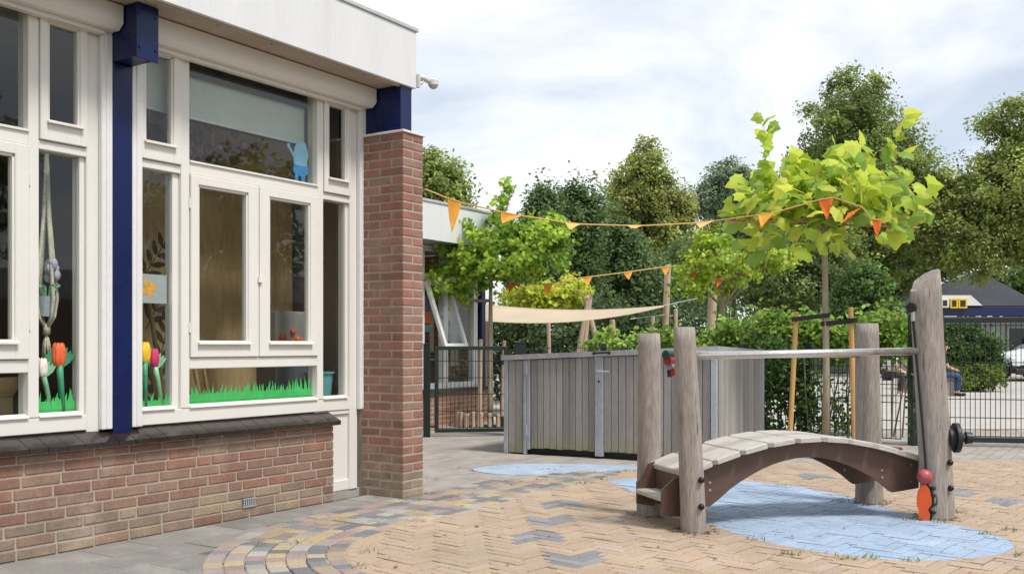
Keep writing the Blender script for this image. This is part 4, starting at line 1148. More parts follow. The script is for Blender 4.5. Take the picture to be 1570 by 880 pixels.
for k in range(2):
    m.prism([(a_*1.02+.012+.018*k, b_2*.98+.003) for a_, b_2 in fig], (Vector((fz.x,fz.y,.004))-fn*(.004+.022*k), fe, Vector((0,0,1)), -fn), .014)
for z in (.05,.10,.155,.20): m.tube([Vector((fz.x,fz.y,z))+fe*.040, Vector((fz.x,fz.y,z))+fe*.062-fn*.045], .013, 8)
m.build('figure_back', 'rubber', bridge)
wdir = Vector((.92,-.39,0)); wz = .50
ce = Vector((x+(xt-x)*wz/1.5+.075, y-.035, wz+.01))
m = MB(); m.tube([ce, ce+wdir*.035], .062, 24); m.tube([ce+wdir*.036, ce+wdir*.062], [.094,.094], 28); m.tube([ce+wdir*.0621, ce+wdir*.075], [.088,.055], 28); m.build('wheel', 'rubber', bridge)
m = MB(); m.tube([ce+wdir*.07, ce+wdir*.105], .024, 14); m.tube([ce+wdir*.105, ce+wdir*.145], [.040,.034], 16); m.build('wheel_knob', 'black_mat', bridge)
m = MB(); m.tube([ce+wdir*.1455, ce+wdir*.150], .017, 14); m.build('knob_cap', 'bolt_light', bridge)

# ---------------------------------------------------------------- foliage helpers
RHOMB = np.array([(0,0,0),(.30,.42,.05),(0,1,-.04),(-.30,.42,.05)], dtype=np.float32)
OVAL = np.array([(0,0,0),(.27,.25,.03),(.30,.6,.03),(0,1,-.05),(-.30,.6,.03),(-.27,.25,.03)], dtype=np.float32)
def lobed(pts): return np.array([(x, y, -.22*abs(x)-.12*y*y) for x, y in pts], dtype=np.float32)
OAK = lobed([(0,0),(.12,.18),(.36,.20),(.24,.40),(.46,.56),(.22,.66),(.16,.86),(0,1.0),(-.16,.86),(-.22,.66),(-.46,.56),(-.24,.40),(-.36,.20),(-.12,.18)])
PLANE = lobed([(0,0),(.14,.06),(.40,-.04),(.42,.13),(.62,.27),(.52,.41),(.50,.60),(.31,.64),(.18,.82),(0,1.02),(-.18,.82),(-.31,.64),(-.50,.60),(-.52,.41),(-.62,.27),(-.42,.13),(-.40,-.04),(-.14,.06)])
def frames(rng, nrm):
    n = nrm / (np.linalg.norm(nrm, axis=1, keepdims=True)+1e-9)
    t = rng.normal(size=n.shape); t -= n*np.sum(t*n, axis=1, keepdims=True); t /= np.linalg.norm(t, axis=1, keepdims=True)+1e-9
    return np.cross(t, n), t, n
def leaf_mesh(name, pts, nrm, size, cols, tmpl, mat, seed):
    rng = np.random.default_rng(seed); N = len(pts); K = len(tmpl)
    ex, ey, en = frames(rng, nrm)
    sz = (size*rng.uniform(.65, 1.25, N))[:, None, None]
    V = pts[:, None, :] + sz*(tmpl[None,:,0:1]*ex[:,None,:] + tmpl[None,:,1:2]*ey[:,None,:] + tmpl[None,:,2:3]*en[:,None,:])
    me = bpy.data.meshes.new(name)
    me.vertices.add(N*K); me.vertices.foreach_set('co', V.astype(np.float32).ravel())
    me.loops.add(N*K); me.loops.foreach_set('vertex_index', np.arange(N*K, dtype=np.int32))
    me.polygons.add(N); me.polygons.foreach_set('loop_start', np.arange(0, N*K, K, dtype=np.int32)); me.polygons.foreach_set('loop_total', np.full(N, K, dtype=np.int32))
    me.update(calc_edges=True); me.validate()
    a = me.color_attributes.new('col', 'FLOAT_COLOR', 'POINT')
    c = np.ones((N*K, 4), dtype=np.float32); c[:, :3] = np.repeat(cols, K, axis=0); a.data.foreach_set('color', c.ravel())
    me.materials.append(MAT[mat]); return me
def cloud(blobs, nclump, per, cs, seed, shell=.55, flat=.8):
    """leaf positions gathered in clumps spread through the outer part of some ellipsoids"""
    rng = np.random.default_rng(seed); B = np.array(blobs, dtype=float)
    vol = np.prod(B[:, 3:6], axis=1)**.8; pick = rng.choice(len(B), nclump, p=vol/vol.sum())
    d = rng.normal(size=(nclump, 3)); d /= np.linalg.norm(d, axis=1, keepdims=True)
    r = (shell + (1.0-shell)*rng.random(nclump)**.7)*np.where(rng.random(nclump) < .16, rng.uniform(1.0, 1.16, nclump), 1.0)
    c = B[pick, :3] + d*r[:, None]*B[pick, 3:6]
    m = nclump*per; idx = np.repeat(np.arange(nclump), per)
    csz = cs*rng.uniform(.45, 1.65, nclump)
    off = rng.normal(size=(m, 3)); off *= (rng.random(m)**.45/np.linalg.norm(off, axis=1))[:, None]
    off *= np.array([1, 1, flat])*csz[idx][:, None]
    pts = c[idx] + off
    nrm = d[idx]*.8 + rng.normal(size=(m, 3))*.75 + np.array([0, 0, .75])
    return pts, nrm, idx, rng
def leaf_cols(rng, idx, base, cv=.28, lv=.18, alt=None, altp=.0):
    nc = idx.max()+1; base = np.array(base)
    k = np.clip(1 + rng.normal(size=nc)*cv, .45, 1.7)[idx]*np.clip(1 + rng.normal(size=len(idx))*lv, .5, 1.6)
    c = base[None, :]*k[:, None]
    if alt is not None:
        w = (rng.random(nc) < altp)[idx]; c[w] = np.array(alt)[None, :]*k[w][:, None]
    c[:, 0] *= 1 + rng.normal(size=len(idx))*.08
    return np.clip(c, .004, .95).astype(np.float32)
def limbs(mb, base, top, r0, targets, rng, n=9, wob=.03):
    base = Vector(base); top = Vector(top); pts = []; rr = []
    L = (top-base).length
    for i in range(7):
        t = i/6; pts.append(base.lerp(top, t) + Vector((rng.uniform(-1,1), rng.uniform(-1,1), 0))*wob*L*.3*(0 < i < 6)); rr.append(r0*(1-.55*t))
    mb.tube(pts, rr, n)
    for q in targets:
        k = rng.randint(5, 6); a = pts[k]; q = Vector(q); mid = a.lerp(q, .5) + Vector((rng.uniform(-1,1), rng.uniform(-1,1), rng.uniform(0,1)))*.06*(q-a).length
        mb.tube([a, mid, q], [rr[k]*.6, rr[k]*.4, rr[k]*.12], max(5, n-3))
def tree(name, label, base, h_tr, r0, blobs, nclump, per, cs, leaf, col, seed, mat='leaf_far', tmpl=RHOMB, alt=None, altp=0., shell=.5, group=None, cat='tree', bark='bark_dark', cv=.28, flat=.8):
    t = thing(name, label, cat, base, 0, group); bx_, by_, bz_ = base
    rel = [(b[0]-bx_, b[1]-by_, b[2]-bz_, *b[3:]) for b in blobs]
    r = random.Random(seed); m = MB()
    tg = [Vector(rel[k % len(rel)][:3]) + Vector((r.uniform(-.6,.6)*rel[k % len(rel)][3], r.uniform(-.6,.6)*rel[k % len(rel)][4], r.uniform(-.3,.6)*rel[k % len(rel)][5])) for k in range(max(8, len(rel)*3))]
    limbs(m, (0,0,-.05), (rel[0][0]*.5, rel[0][1]*.5, h_tr), r0, tg, r)
    m.build('trunk', bark, t, smooth=True)
    pts, nrm, idx, rng = cloud(rel, nclump, per, cs, seed, shell, flat)
    k = pts[:, 2] > .02; pts, nrm, idx = pts[k], nrm[k], idx[k]
    link('crown', leaf_mesh('crown', pts, nrm, leaf, leaf_cols(rng, idx, col, cv=cv, alt=alt, altp=altp), tmpl, mat, seed+1), t)
    return t

# ---------------------------------------------------------------- background trees
def bl(px, py, Y, rx, rz, ry=None):                # an ellipsoid by picture position and depth, radii in pixels
    p = P(px, py, Y); return (p.x, p.y, p.z, rx/FPX*Y, (ry or rx)/FPX*Y, rz/FPX*Y)
GB = 'trees beyond the yard'
DG = (.165,.25,.095); OL = (.33,.39,.11); MG = (.25,.34,.10)
tree('leafy_tree', 'rounded green tree rising behind the far school wing', (-3.2,30,0), 3.5, .18, [bl(640,300,30,75,75),bl(670,300,30,46,56),bl(688,345,30,36,40),bl(600,330,30,60,60)], 300, 100, .40, .14, OL, 11, group=GB, alt=MG, altp=.5)
tree('leafy_tree', 'dark narrow evergreen tree left of the tall olive tree', (.75,25,0), 2.2, .12, [bl(832,370,25,34,78),bl(820,430,25,40,70),bl(840,330,25,16,44)], 240, 100, .26, .11, DG, 12, group=GB, flat=1.6)
tree('leafy_tree', 'dark evergreen tree with spiky top above the shade sail', (1.65,26,0), 2.5, .12, [bl(888,360,26,40,72),bl(880,440,26,44,70),bl(870,315,26,14,36),bl(905,318,26,12,38)], 270, 100, .26, .11, DG, 13, group=GB, flat=1.6, alt=(.11,.18,.06), altp=.3)
tree('leafy_tree', 'dark bushy evergreen tree below the tall olive tree', (3.2,27,0), 2.5, .13, [bl(950,400,27,48,60),bl(975,450,27,60,60),bl(935,350,27,22,40)], 280, 95, .32, .12, DG, 14, group=GB)
tree('leafy_tree', 'tall olive green tree with a pointed crown in the middle', (4.7,34,0), 4.5, .22, [bl(990,250,34,30,42),bl(985,300,34,50,52),bl(1000,355,34,64,60),bl(1035,330,34,34,46),bl(960,320,34,30,50)], 420, 100, .36, .13, OL, 15, group=GB, alt=(.39,.40,.13), altp=.4)
tree('leafy_tree', 'far hazy grey-green tree between the two tallest trees', (12.0,58,0), 7, .3, [bl(1120,290,58,42,42),bl(1095,310,58,30,36),bl(1145,300,58,26,34)], 240, 80, .55, .20, (.26,.34,.21), 16, group=GB)
tree('leafy_tree', 'tallest dark green tree behind the large-leaved young tree', (12.7,36,0), 5, .3, [bl(1310,150,36,44,50),bl(1300,210,36,80,66),bl(1330,290,36,112,80),bl(1250,300,36,56,70),bl(1360,230,36,52,56),bl(1300,390,36,110,60)], 760, 100, .44, .14, (.24,.315,.095), 17, group=GB, alt=OL, altp=.25)
tree('leafy_tree', 'broad olive tree at the right edge overhanging the dark roof', (18.0,34,0), 4.5, .3, [bl(1560,210,34,58,66),bl(1540,300,34,84,70),bl(1470,360,34,62,50),bl(1600,330,34,90,90),bl(1500,390,34,56,40),bl(1440,300,34,30,46)], 700, 100, .42, .14, OL, 18, group=GB, alt=(.36,.41,.12), altp=.45)
tree('leafy_tree', 'dark tree filling the gap right of the tall olive tree', (7.2,31,0), 3, .16, [bl(1100,410,31,80,56),bl(1150,370,31,52,52),bl(1060,430,31,60,50)], 330, 90, .40, .13, (.18,.27,.10), 19, group=GB)
tree('leafy_tree', 'dark tree behind the trunk of the large-leaved young tree', (9.8,33,0), 3, .16, [bl(1230,410,33,72,66),bl(1190,440,33,60,50),bl(1290,440,33,50,46)], 320, 90, .40, .13, (.17,.23,.08), 20, group=GB)
tree('leafy_tree', 'dark tree below the gap between the two tallest trees', (14.3,39,0), 3, .2, [bl(1400,330,39,66,70),bl(1400,400,39,60,50),bl(1345,430,39,50,40)], 300, 90, .5, .16, (.18,.25,.09), 21, group=GB)
tree('leafy_tree', 'light green tree at the far right behind the dark roof', (28.5,60,0), 4, .2, [bl(1560,440,60,50,30),bl(1520,445,60,40,24)], 160, 50, .6, .25, (.10,.16,.04), 22, group=GB)
tree('leafy_shrub', 'mid green feathery shrub right of the young tree trunk', (7.3,20.5,0), 1.3, .05, [bl(1325,455,20.5,46,40),bl(1325,425,20.5,26,24),bl(1300,470,20.5,30,24),bl(1350,478,20.5,30,24)], 190, 46, .20, .10, (.10,.18,.05), 23, cat='shrub', alt=(.13,.22,.05), altp=.4)
tree('leafy_shrub', 'dark leafy shrub behind the seated person in jeans', (10.7,25.0,0), .8, .05, [bl(1480,530,25,50,30),bl(1450,520,25,36,30),bl(1500,550,25,34,24)], 200, 44, .24, .11, (.09,.16,.05), 24, cat='shrub', alt=(.10,.18,.04), altp=.35)
tree('leafy_shrub', 'low yellow-green shrub beside the parked car', (10.9,24.2,0), .3, .03, [bl(1495,578,24.2,34,18),bl(1465,580,24.2,26,16),bl(1522,580,24.2,18,14)], 120, 40, .16, .10, (.20,.27,.05), 25, cat='shrub')
# far wood closing the view behind the yard
pts, nrm, idx, rng = cloud([(-10,40,2.5,7,2,4.5),(0,38,2,6,2,3.6),(8,42,2,7,2,4.2),(20,62,3,12,3,4.5),(36,60,3,12,3,6),(-24,45,3,12,3,7)], 700, 45, .8, 31, .3)
k = pts[:, 2] > -.2
tag(link('far_wood', leaf_mesh('far_wood', pts[k], nrm[k], .34, leaf_cols(rng, idx[k], (.07,.105,.04)), RHOMB, 'leaf_far', 32)), 'dark mass of far trees closing the view behind the yard', 'trees', kind='stuff')
# out of the frame to the right, mirrored in the windows
for k, (x, y, s_) in enumerate(((20,-6,1.0),(21,1.5,1.15),(19.5,9,.9))):
    tree('leafy_tree', ['green tree right of the view, nearest to the school windows','green tree right of the view, the middle one mirrored in the windows','green tree right of the view, beyond the wide gate'][k], (x,y,0), 3, .2, [(x,y,4.2*s_,2.6*s_,2.6*s_,2.4*s_),(x+.5,y+1,5.6*s_,1.8*s_,1.8*s_,1.6*s_)], 240, 45, .5, .22, MG, 40+k, group=GB)
opp = thing('opposite_building', 'low brick building with a white fascia, mirrored in the casements', 'building', (26,2,0), R(90))
MB().box((-14,-.0,-.05), (12,6,2.3)).build('wall', 'brick_far', opp)
MB().bbox((-14.2,-.4,2.3), (12.2,6,3.05), .01).build('fascia', 'fascia_white', opp)
for i in range(9):
    x = -12.6+i*2.7; w_ = MB(); w_.box((x,-.03,.8), (x+1.9,.02,2.15)); wo_ = w_.build('window', 'white_trim', opp)
    MB().box((x+.08,-.04,.88), (x+.92,-.031,2.07)).build('pane', 'glass_far', wo_); MB().box((x+.98,-.04,.88), (x+1.82,-.031,2.07)).build('pane', 'glass_far', wo_)

# ---------------------------------------------------------------- hedges
def hedge(name, label, a, b, z0, z1, th, n, per, leaf, col, seed, alt=None, altp=0., cat='hedge', stems=True, wav=.10, cs=.085, z2=None):
    z2 = z2 or z1
    a = Vector((*a,0)); b = Vector((*b,0)); L = (b-a).length; u = (b-a)/L; v = Vector((-u.y,u.x,0))
    t = thing(name, label, cat, a, 0); rng = np.random.default_rng(seed)
    q = rng.random(n)*L; zt = (z1+(z2-z1)*q/L)*(1 + wav*np.sin(q*3.1+seed)*.5 + wav*.5*np.sin(q*7.7+seed*2))
    w = rng.uniform(-1, 1, n)*th; z = z0 + (zt-z0)*rng.random(n)**.8
    c = np.stack([u.x*q+v.x*w, u.y*q+v.y*w, z], axis=1); idx = np.repeat(np.arange(n), per)
    pts = c[idx] + rng.normal(size=(n*per, 3))*cs
    nrm = rng.normal(size=(n*per, 3))*.8 + np.array([-.15, -.7, .8])
    k = pts[:, 2] > .0
    o = link('foliage', leaf_mesh('foliage', pts[k], nrm[k], leaf, leaf_cols(rng, idx[k], col, alt=alt, altp=altp), OVAL, 'leaf', seed+1), t)
    if stems:
        m = MB(); r = random.Random(seed)
        for i in range(int(L/.14)):
            p = u*(r.uniform(0, L)) + v*r.uniform(-.6,.6)*th; e = p + Vector((r.uniform(-.25,.25), r.uniform(-.2,.2), z1*r.uniform(.75,1.0)))
            m.tube([p, p.lerp(e,.5)+Vector((r.uniform(-.06,.06),0,0)), e], [.012,.009,.004], 5)
        m.build('stem', 'bark', t)
    return t
HG = (.19,.32,.05)
hedge('beech_hedge', 'fresh green hedge behind the shed and the left wooden posts', (1.1,13.25), (3.35,13.0), .0, 1.08, .25, 560, 26, .075, HG, 51, z2=1.38, alt=(.27,.39,.06), altp=.4)
hedge('beech_hedge', 'green hedge behind the staked tree with bare stems below', (3.2,12.75), (4.72,11.9), .98, 1.40, .18, 260, 26, .075, HG, 52, alt=(.27,.39,.06), altp=.4)
hedge('ivy', 'dark green climbing ivy on the mesh fence right of the shed', (3.0,12.32), (3.55,11.80), .0, 1.15, .06, 120, 18, .065, (.07,.14,.03), 53, cat='climbing plant', wav=.25)
hedge('ivy', 'thin ivy tendrils on the mesh fence behind the tree stakes', (3.45,11.88), (3.92,11.42), .0, .95, .05, 40, 12, .06, (.08,.15,.035), 54, cat='climbing plant', wav=.35)
hedge('ivy', 'ivy climbing the thick gate post behind the tall wooden post', (4.37,10.92), (4.42,10.87), .0, 1.35, .02, 16, 8, .05, (.06,.12,.03), 55, cat='climbing plant', stems=False, cs=.06)
hedge('shrub_row', 'dark shrubs between the shed and the swing frame', (-2.6,20.5), (4.6,20.2), .0, 1.75, .5, 640, 24, .11, (.08,.13,.045), 56, cat='shrubs', cs=.2)
hedge('shrub_row', 'pale twiggy shrub behind the shed lid below the sail', (1.1,15.2), (2.3,15.2), .3, 1.02, .2, 70, 16, .06, (.17,.23,.06), 57, cat='shrubs', cs=.12)

# ---------------------------------------------------------------- young trees in the yard
SPRAY = 26
def small_tree(label, base, h_tr, r0, blobs, n, per, cs, leaf, col, seed, alt, altp, extra=None, shell=.25):
    t = thing('young_tree', label, 'tree', base, 0, 'young trees in the yard'); b0 = Vector(base)
    rel = [(b[0]-b0.x, b[1]-b0.y, b[2]-b0.z, *b[3:]) for b in blobs]; r = random.Random(seed); m = MB()
    tg = [Vector(q[:3]) + Vector((r.uniform(-.75,.75)*q[3], r.uniform(-.75,.75)*q[4], r.uniform(-.2,.5)*q[5])) for q in rel for _ in range(5)]
    limbs(m, (0,0,-.03), (0,0,h_tr), r0, tg, r, 10, .012); m.build('trunk', 'bark_young', t, smooth=True)
    pts, nrm, idx, rng = cloud(rel, n, per, cs, seed, shell)
    sp_, si = [], []                                   # long leafy sprays reaching out of the crown
    cen = Vector(rel[0][:3])
    for k in range(SPRAY):
        q = rel[k % len(rel)]; a = r.uniform(0, 6.283); e = Vector(q[:3]) + Vector((math.cos(a)*q[3]*r.uniform(.9,1.35), math.sin(a)*q[4]*r.uniform(.9,1.3), r.uniform(-.35,.75)*q[5]))
        s0 = cen.lerp(e, .45)
        for j in range(46):
            u_ = r.random(); p_ = s0.lerp(e, u_) + Vector((r.gauss(0,.035), r.gauss(0,.035), r.gauss(0,.03) - .05*u_*u_)); sp_.append(tuple(p_)); si.append(idx.max()+1+k)
    pts = np.concatenate([pts, np.array(sp_)]); idx = np.concatenate([idx, np.array(si)]); nrm = np.concatenate([nrm, rng.normal(size=(len(sp_),3))*.7+np.array([0,-.2,.8])])
    nrm = nrm*np.array([1,1,.7]) + np.array([0,-.3,0])
    link('crown', leaf_mesh('crown', pts, nrm, leaf, leaf_cols(rng, idx, col, cv=.2, alt=alt, altp=altp), OAK, 'leaf', seed+1), t)
    return t
Y1 = 13.6
p = P(752,640,Y1)
small_tree('young flat-crowned tree in the log planter behind the gate', (p.x,Y1,0), 2.35, .045, [bl(760,395,Y1,96,50,80),bl(710,425,Y1,54,40),bl(820,380,Y1,56,46),bl(770,360,Y1,60,36),bl(775,310,Y1,14,44,14),bl(845,345,Y1,26,20)], 210, 26, .12, .072, (.19,.34,.035), 61, (.33,.47,.05), .55)
Y2 = 15.2
p = P(1108,560,Y2)
small_tree('young yellow-green tree behind the hedge with orange flags', (p.x,Y2,0), 2.0, .045, [bl(1115,405,Y2,78,40,60),bl(1065,430,Y2,40,34),bl(1175,395,Y2,44,26),bl(1090,370,Y2,24,36,20),bl(1195,380,Y2,26,16)], 130, 26, .12, .072, (.33,.47,.045), 62, (.46,.56,.06), .5)
Y3 = 18.5
p = P(842,560,Y3)
small_tree('small bright yellow-green tree behind the shade sail', (p.x,Y3,0), 1.7, .04, [bl(840,455,Y3,58,24,40),bl(870,445,Y3,34,20),bl(810,458,Y3,34,16)], 100, 26, .14, .09, (.46,.54,.05), 63, (.56,.60,.08), .5)

# large-leaved young plane tree with stakes
Y4 = 9.6
tb = P(1266,660,Y4); tb.z = 0
plane = thing('young_tree', 'large-leaved bright green young tree held between two wooden stakes', 'tree', tb, 0, 'young trees in the yard')
r = random.Random(77); rng = np.random.default_rng(77); m = MB()
m.tube([(0,0,-.03),(.004,0,.8),(-.004,0,1.5),(-.012,0,2.3),(-.03,.0,2.55)], [.036,.033,.030,.026,.018], 12)
ends = []
for k in range(22):
    a = r.uniform(0,6.28); l = r.uniform(.35,1.0)
    e = Vector((math.cos(a)*l, math.sin(a)*l*.75, 2.35 + r.uniform(-.10,.38))); s0 = Vector((-.02,0,r.uniform(2.18,2.5)))
    m.tube([s0, s0.lerp(e,.5)+Vector((0,0,.06)), e], [.012,.009,.004], 6); ends.append((s0, e))
shoots = [(-.56,.0,2.4,-.60,3.28),(.64,0,2.5,.70,3.30),(.34,.1,2.5,.36,3.05),(-.22,.1,2.5,-.20,2.95),(.08,.1,2.5,.12,3.02)]
for (x0,y0,z0,x1,z1) in shoots: m.tube([(x0,y0,z0),(x0*.5+x1*.5,y0,(z0+z1)/2),(x1,y0,z1)], [.010,.008,.003], 6)
m.build('trunk', 'bark_young', plane, smooth=True)
m = MB()
for (a, b) in (((-.95,-.12,2.26),(.95,-.10,2.30)),((-.9,.15,2.31),(.95,.12,2.24)),((-.05,-.6,2.28),(-.05,.6,2.30)),((-.75,-.05,2.29),(.6,.02,2.35))): m.tube([a,b], .009, 6)
m.build('training_cane', 'stick_wood', plane)
LM = []
for k in range(4):
    q = PLANE.copy(); q[:, 2] += (-.05+.04*k)*q[:, 1]**2 - .12*k*.3*np.abs(q[:, 0]); q[:, 0] *= 1 + .06*(k-1.5)
    b_ = MB(); b_.v = [tuple(map(float, v_)) for v_ in q]; b_.v.append((0.0,.36,.02))
    n_ = len(q); b_.f = [(i, (i+1) % n_, n_) for i in range(n_)]; LM.append(b_.mesh('leaf', 'leaf_obj'))
lv = []
def put(p, z_up=.8):
    lv.append(p)
for (s0, e) in ends:
    for q in range(14):
        t = r.uniform(.25, 1.08); put(s0.lerp(e, t) + Vector((r.gauss(0,.13), r.gauss(0,.11), r.gauss(.10,.12))))
for (x0,y0,z0,x1,z1) in shoots:
    for q in range(17): t = .12 + .90*q/16; put(Vector((x0+(x1-x0)*t + r.gauss(0,.05), y0 - .06 + r.gauss(0,.05), z0+(z1-z0)*t)))
for q in range(110):
    a = r.uniform(0,6.28); d_ = math.sqrt(r.random())*1.0; put(Vector((math.cos(a)*d_, math.sin(a)*d_*.7, 2.62 - .30*d_*d_ + r.gauss(0,.10))))
for q in range(90):
    a = r.uniform(0,6.28); d_ = math.sqrt(r.random())*.98; put(Vector((math.cos(a)*d_, math.sin(a)*d_*.7-.05, 2.55 - .22*d_*d_ + r.gauss(0,.15))))
for q in range(24): put(Vector((r.gauss(-.18,.30), r.gauss(0,.2), r.uniform(1.98,2.22))))
lv = [v_ for v_ in lv if v_.z > 2.75 or math.hypot(v_.x, v_.y*1.3) < 1.04]
lv.sort(key=lambda v_: v_.y)
rp_, rc2, rn_ = [], [], []
for k, p in enumerate(lv):
    s_ = r.choice((r.uniform(.07,.12), r.uniform(.11,.17), r.uniform(.14,.20))) if p.z < 2.85 else r.uniform(.12,.18)
    g_ = r.random(); c = (.68,.75,.11) if g_ < .40 else ((.52,.66,.085) if g_ < .75 else (.30,.47,.08))
    v = r.uniform(.85,1.12); c = (c[0]*v, c[1]*v, c[2]*v)
    outw = Vector((p.x, p.y-.55, 0)); nr = (outw*.5 + Vector((r.gauss(0,.6), r.gauss(0,.6)-.1, r.uniform(.2,1.1)))).normalized()
    if k < 300:
        # the blade hangs outwards and down from its stalk
        ey = (outw + Vector((r.gauss(0,.4), r.gauss(0,.3), r.uniform(-.5,.35)))); ey = (ey - nr*ey.dot(nr)).normalized(); ex = ey.cross(nr)
        mt = Matrix((ex, ey, nr)).transposed().to_4x4()
        o = link('leaf', LM[k % 4], plane, p, mt.to_euler(), c); o.scale = (s_, s_, s_)
    else: rp_.append(p); rc2.append(c); rn_.append(nr)
if rp_:
    o = link('leaves', leaf_mesh('leaves', np.array([tuple(q) for q in rp_]), np.array([tuple(q) for q in rn_]), .18, np.array(rc2, dtype=np.float32), PLANE, 'leaf', 78), plane); o['kind'] = 'stuff'
def stake(label, px0, py0, px1, py1, Y, r_=.026, mat='stake_wood', cat='stake', grp=None, nm='tree_stake', z0=-.03):
    a = P(px0,py0,Y); b = P(px1,py1,Y); d_ = (b-a); base = a + d_*((z0-a.z)/d_.z)
    t = thing(nm, label, cat, (base.x,base.y,0), 0, grp); e = b-Vector((base.x,base.y,0))
    MB().tube([(0,0,z0), e*.33, e*.66, e-Vector((0,0,.012)), e], [r_*1.04,r_,r_*.99,r_*.96,r_*.75], 12).build('pole', mat, t, smooth=False)
    return t
st1 = stake('slanting wooden tree stake left of the large-leaved tree trunk', 1212,655, 1221,478, 9.55, .024, grp='stakes of the large-leaved tree')
st2 = stake('wooden tree stake right of the large-leaved tree trunk', 1310,665, 1304,471, 9.5, .026, grp='stakes of the large-leaved tree')
def strap(label, a, b, h_, st, owner):
    a = Vector(a); b = Vector(b); u = (b-a).normalized(); v = Vector((-u.y,u.x,0)).normalized()
    t = thing('tree_strap', label, 'strap', a, 0, 'black rubber tree straps'); m = MB(); L = (b-a)
    m2 = []
    for sgn in (-1, 1):
        q = [Vector((0,0,0))+v*.034*sgn - u*.03, L*.5+v*.020*sgn, L+v*.040*sgn+u*.035]
        for i in range(2):
            k = len(m.v)
            for pnt in (q[i], q[i+1]):
                for zz in (-h_/2, h_/2): m.v.append(tuple(pnt+Vector((0,0,zz))))
                for zz in (-h_/2, h_/2): m.v.append(tuple(pnt+Vector((0,0,zz))+v*.004*sgn))
            m.f += [(k,k+1,k+5,k+4),(k+2,k+6,k+7,k+3),(k+1,k+3,k+7,k+5),(k,k+4,k+6,k+2)]
    m.box(tuple(-u*.034-v*.036-Vector((0,0,h_/2))), tuple(-u*.028+v*.036+Vector((0,0,h_/2))))
    m.box(tuple(L+u*.032-v*.042-Vector((0,0,h_/2))), tuple(L+u*.038+v*.042+Vector((0,0,h_/2))))
    m.build('strap_band', 'rubber', t)
strap('upper black rubber strap from the left stake to the trunk', P(1221,489,9.55), P(1264,484,9.6), .042, st1, None)
strap('lower black rubber strap from the trunk to the right stake', P(1268,496,9.6), P(1304,492,9.5), .046, st2, None)
t = stake('thin wooden stake beside the young tree behind the gate', 735,640, 737,520, 13.5, .030, 'pole_wood', grp='stakes behind the gate')
t = stake('thin wooden stake at the right end of the log planter', 770,630, 773,522, 13.7, .028, 'pole_wood', grp='stakes behind the gate')
a = P(712,461,13.5); b = P(752,459,13.6); t = thing('tree_brace', 'brown wooden brace across the stem of the young tree behind the gate', 'brace', a)
MB().bbox((0,-.02,-.022), (b.x-a.x,.02,.022), .004).build('board', 'bark', t)
# log planter
lp = thing('log_planter', 'planter edged with short upright logs around the young tree', 'planter', (-.30,13.75,0)); 
for k in range(13):
    a = math.pi*(1.02 + .96*k/12); x = .46*math.cos(a); y = .26*math.sin(a); rr = rnd.uniform(.030,.038); hh = rnd.uniform(.165,.20)
    MB().tube([(x,y,-.03),(x,y,hh-.012),(x,y,hh)], [rr,rr,rr*.85], 10).build('log', 'pole_wood', lp)
m = MB(); m.add([(.44*math.cos(a), .30*math.sin(a), .13) for a in np.linspace(0, 6.283, 17)[:-1]], [tuple(range(16))]); m.build('soil', 'soil', lp)

# ---------------------------------------------------------------- shade sail, ropes and poles
sl_ = thing('shade_sail', 'beige triangular shade sail stretched over the sandpit', 'shade sail', (0,16,0))
m = MB(); n1, n2 = 24, 6
for i in range(n1+1):
    t = i/n1
    pxx = 742 + (1018-742)*t
    ytop = 466 + 34*t*(1-t)*.9 + 2*t; ybot = 492 + 22*t*(1-t) - 22*t**2.2
    for j in range(n2+1):
        u_ = j/n2; Yd = 17.2 - 2.0*u_*(1-t*.8) - .6*t
        q = P(pxx, ytop+(ybot-ytop)*u_ + 3.0*math.sin(math.pi*u_)*(1-t), Yd); m.v.append((q.x, q.y-16, q.z))
for i in range(n1):
    for j in range(n2): k = i*(n2+1)+j; m.f.append((k, k+1, k+n2+2, k+n2+1))
o = m.build('cloth', 'sail', sl_, smooth=True); md = o.modifiers.new('thickness', 'SOLIDIFY'); md.thickness = .006
q0 = P(1016,469,16.4); 
for nm, e in (('rope', P(1080,455,16.6)), ('rope', P(1022,482,16.6))):
    s_ = q0 if e.z > 1.8 else P(966,489,16.0)
    MB().tube([(s_.x,s_.y-16,s_.z),(e.x,e.y-16,e.z)], .006, 6).build(nm, 'rope_blue', sl_)
for k, (px0,px1,py1,Yd,r_,lab) in enumerate([(1018,1024,406,16.6,.055,'tall peeled pole at the right end of the shade sail'),(1088,1094,422,16.6,.075,'thick peeled pole below the yellow-green young tree'),(1036,1036,474,17.4,.035,'short grey pole right of the shade sail'),(1001,1001,484,17.4,.035,'short grey pole under the right end of the sail'),(842,841,494,17.6,.035,'thin pole under the left half of the shade sail'),(943,939,490,17.0,.045,'pole under the right half of the shade sail'),(745,746,470,17.3,.05,'pole at the left end of the shade sail')]):
    stake(lab, px0, 560, px1, py1, Yd, r_, 'pole_wood', 'pole', 'peeled poles round the sandpit', 'wooden_pole')
tp = thing('swing_frame', 'tripod of three peeled logs behind the shed', 'play frame', P(900,560,18.2)*1.0)
tp.location.z = 0
for (a, b) in (((884,560),(903,452)),((893,560),(905,450)),((925,560),(896,454))):
    q = P(*a,18.2); e = P(*b,18.2); d_ = e-q; q = q + d_*(-q.z/d_.z); L0 = tp.location
    MB().tube([q-L0, e-L0], [.055,.045], 10).build('log', 'pole_wood', tp)

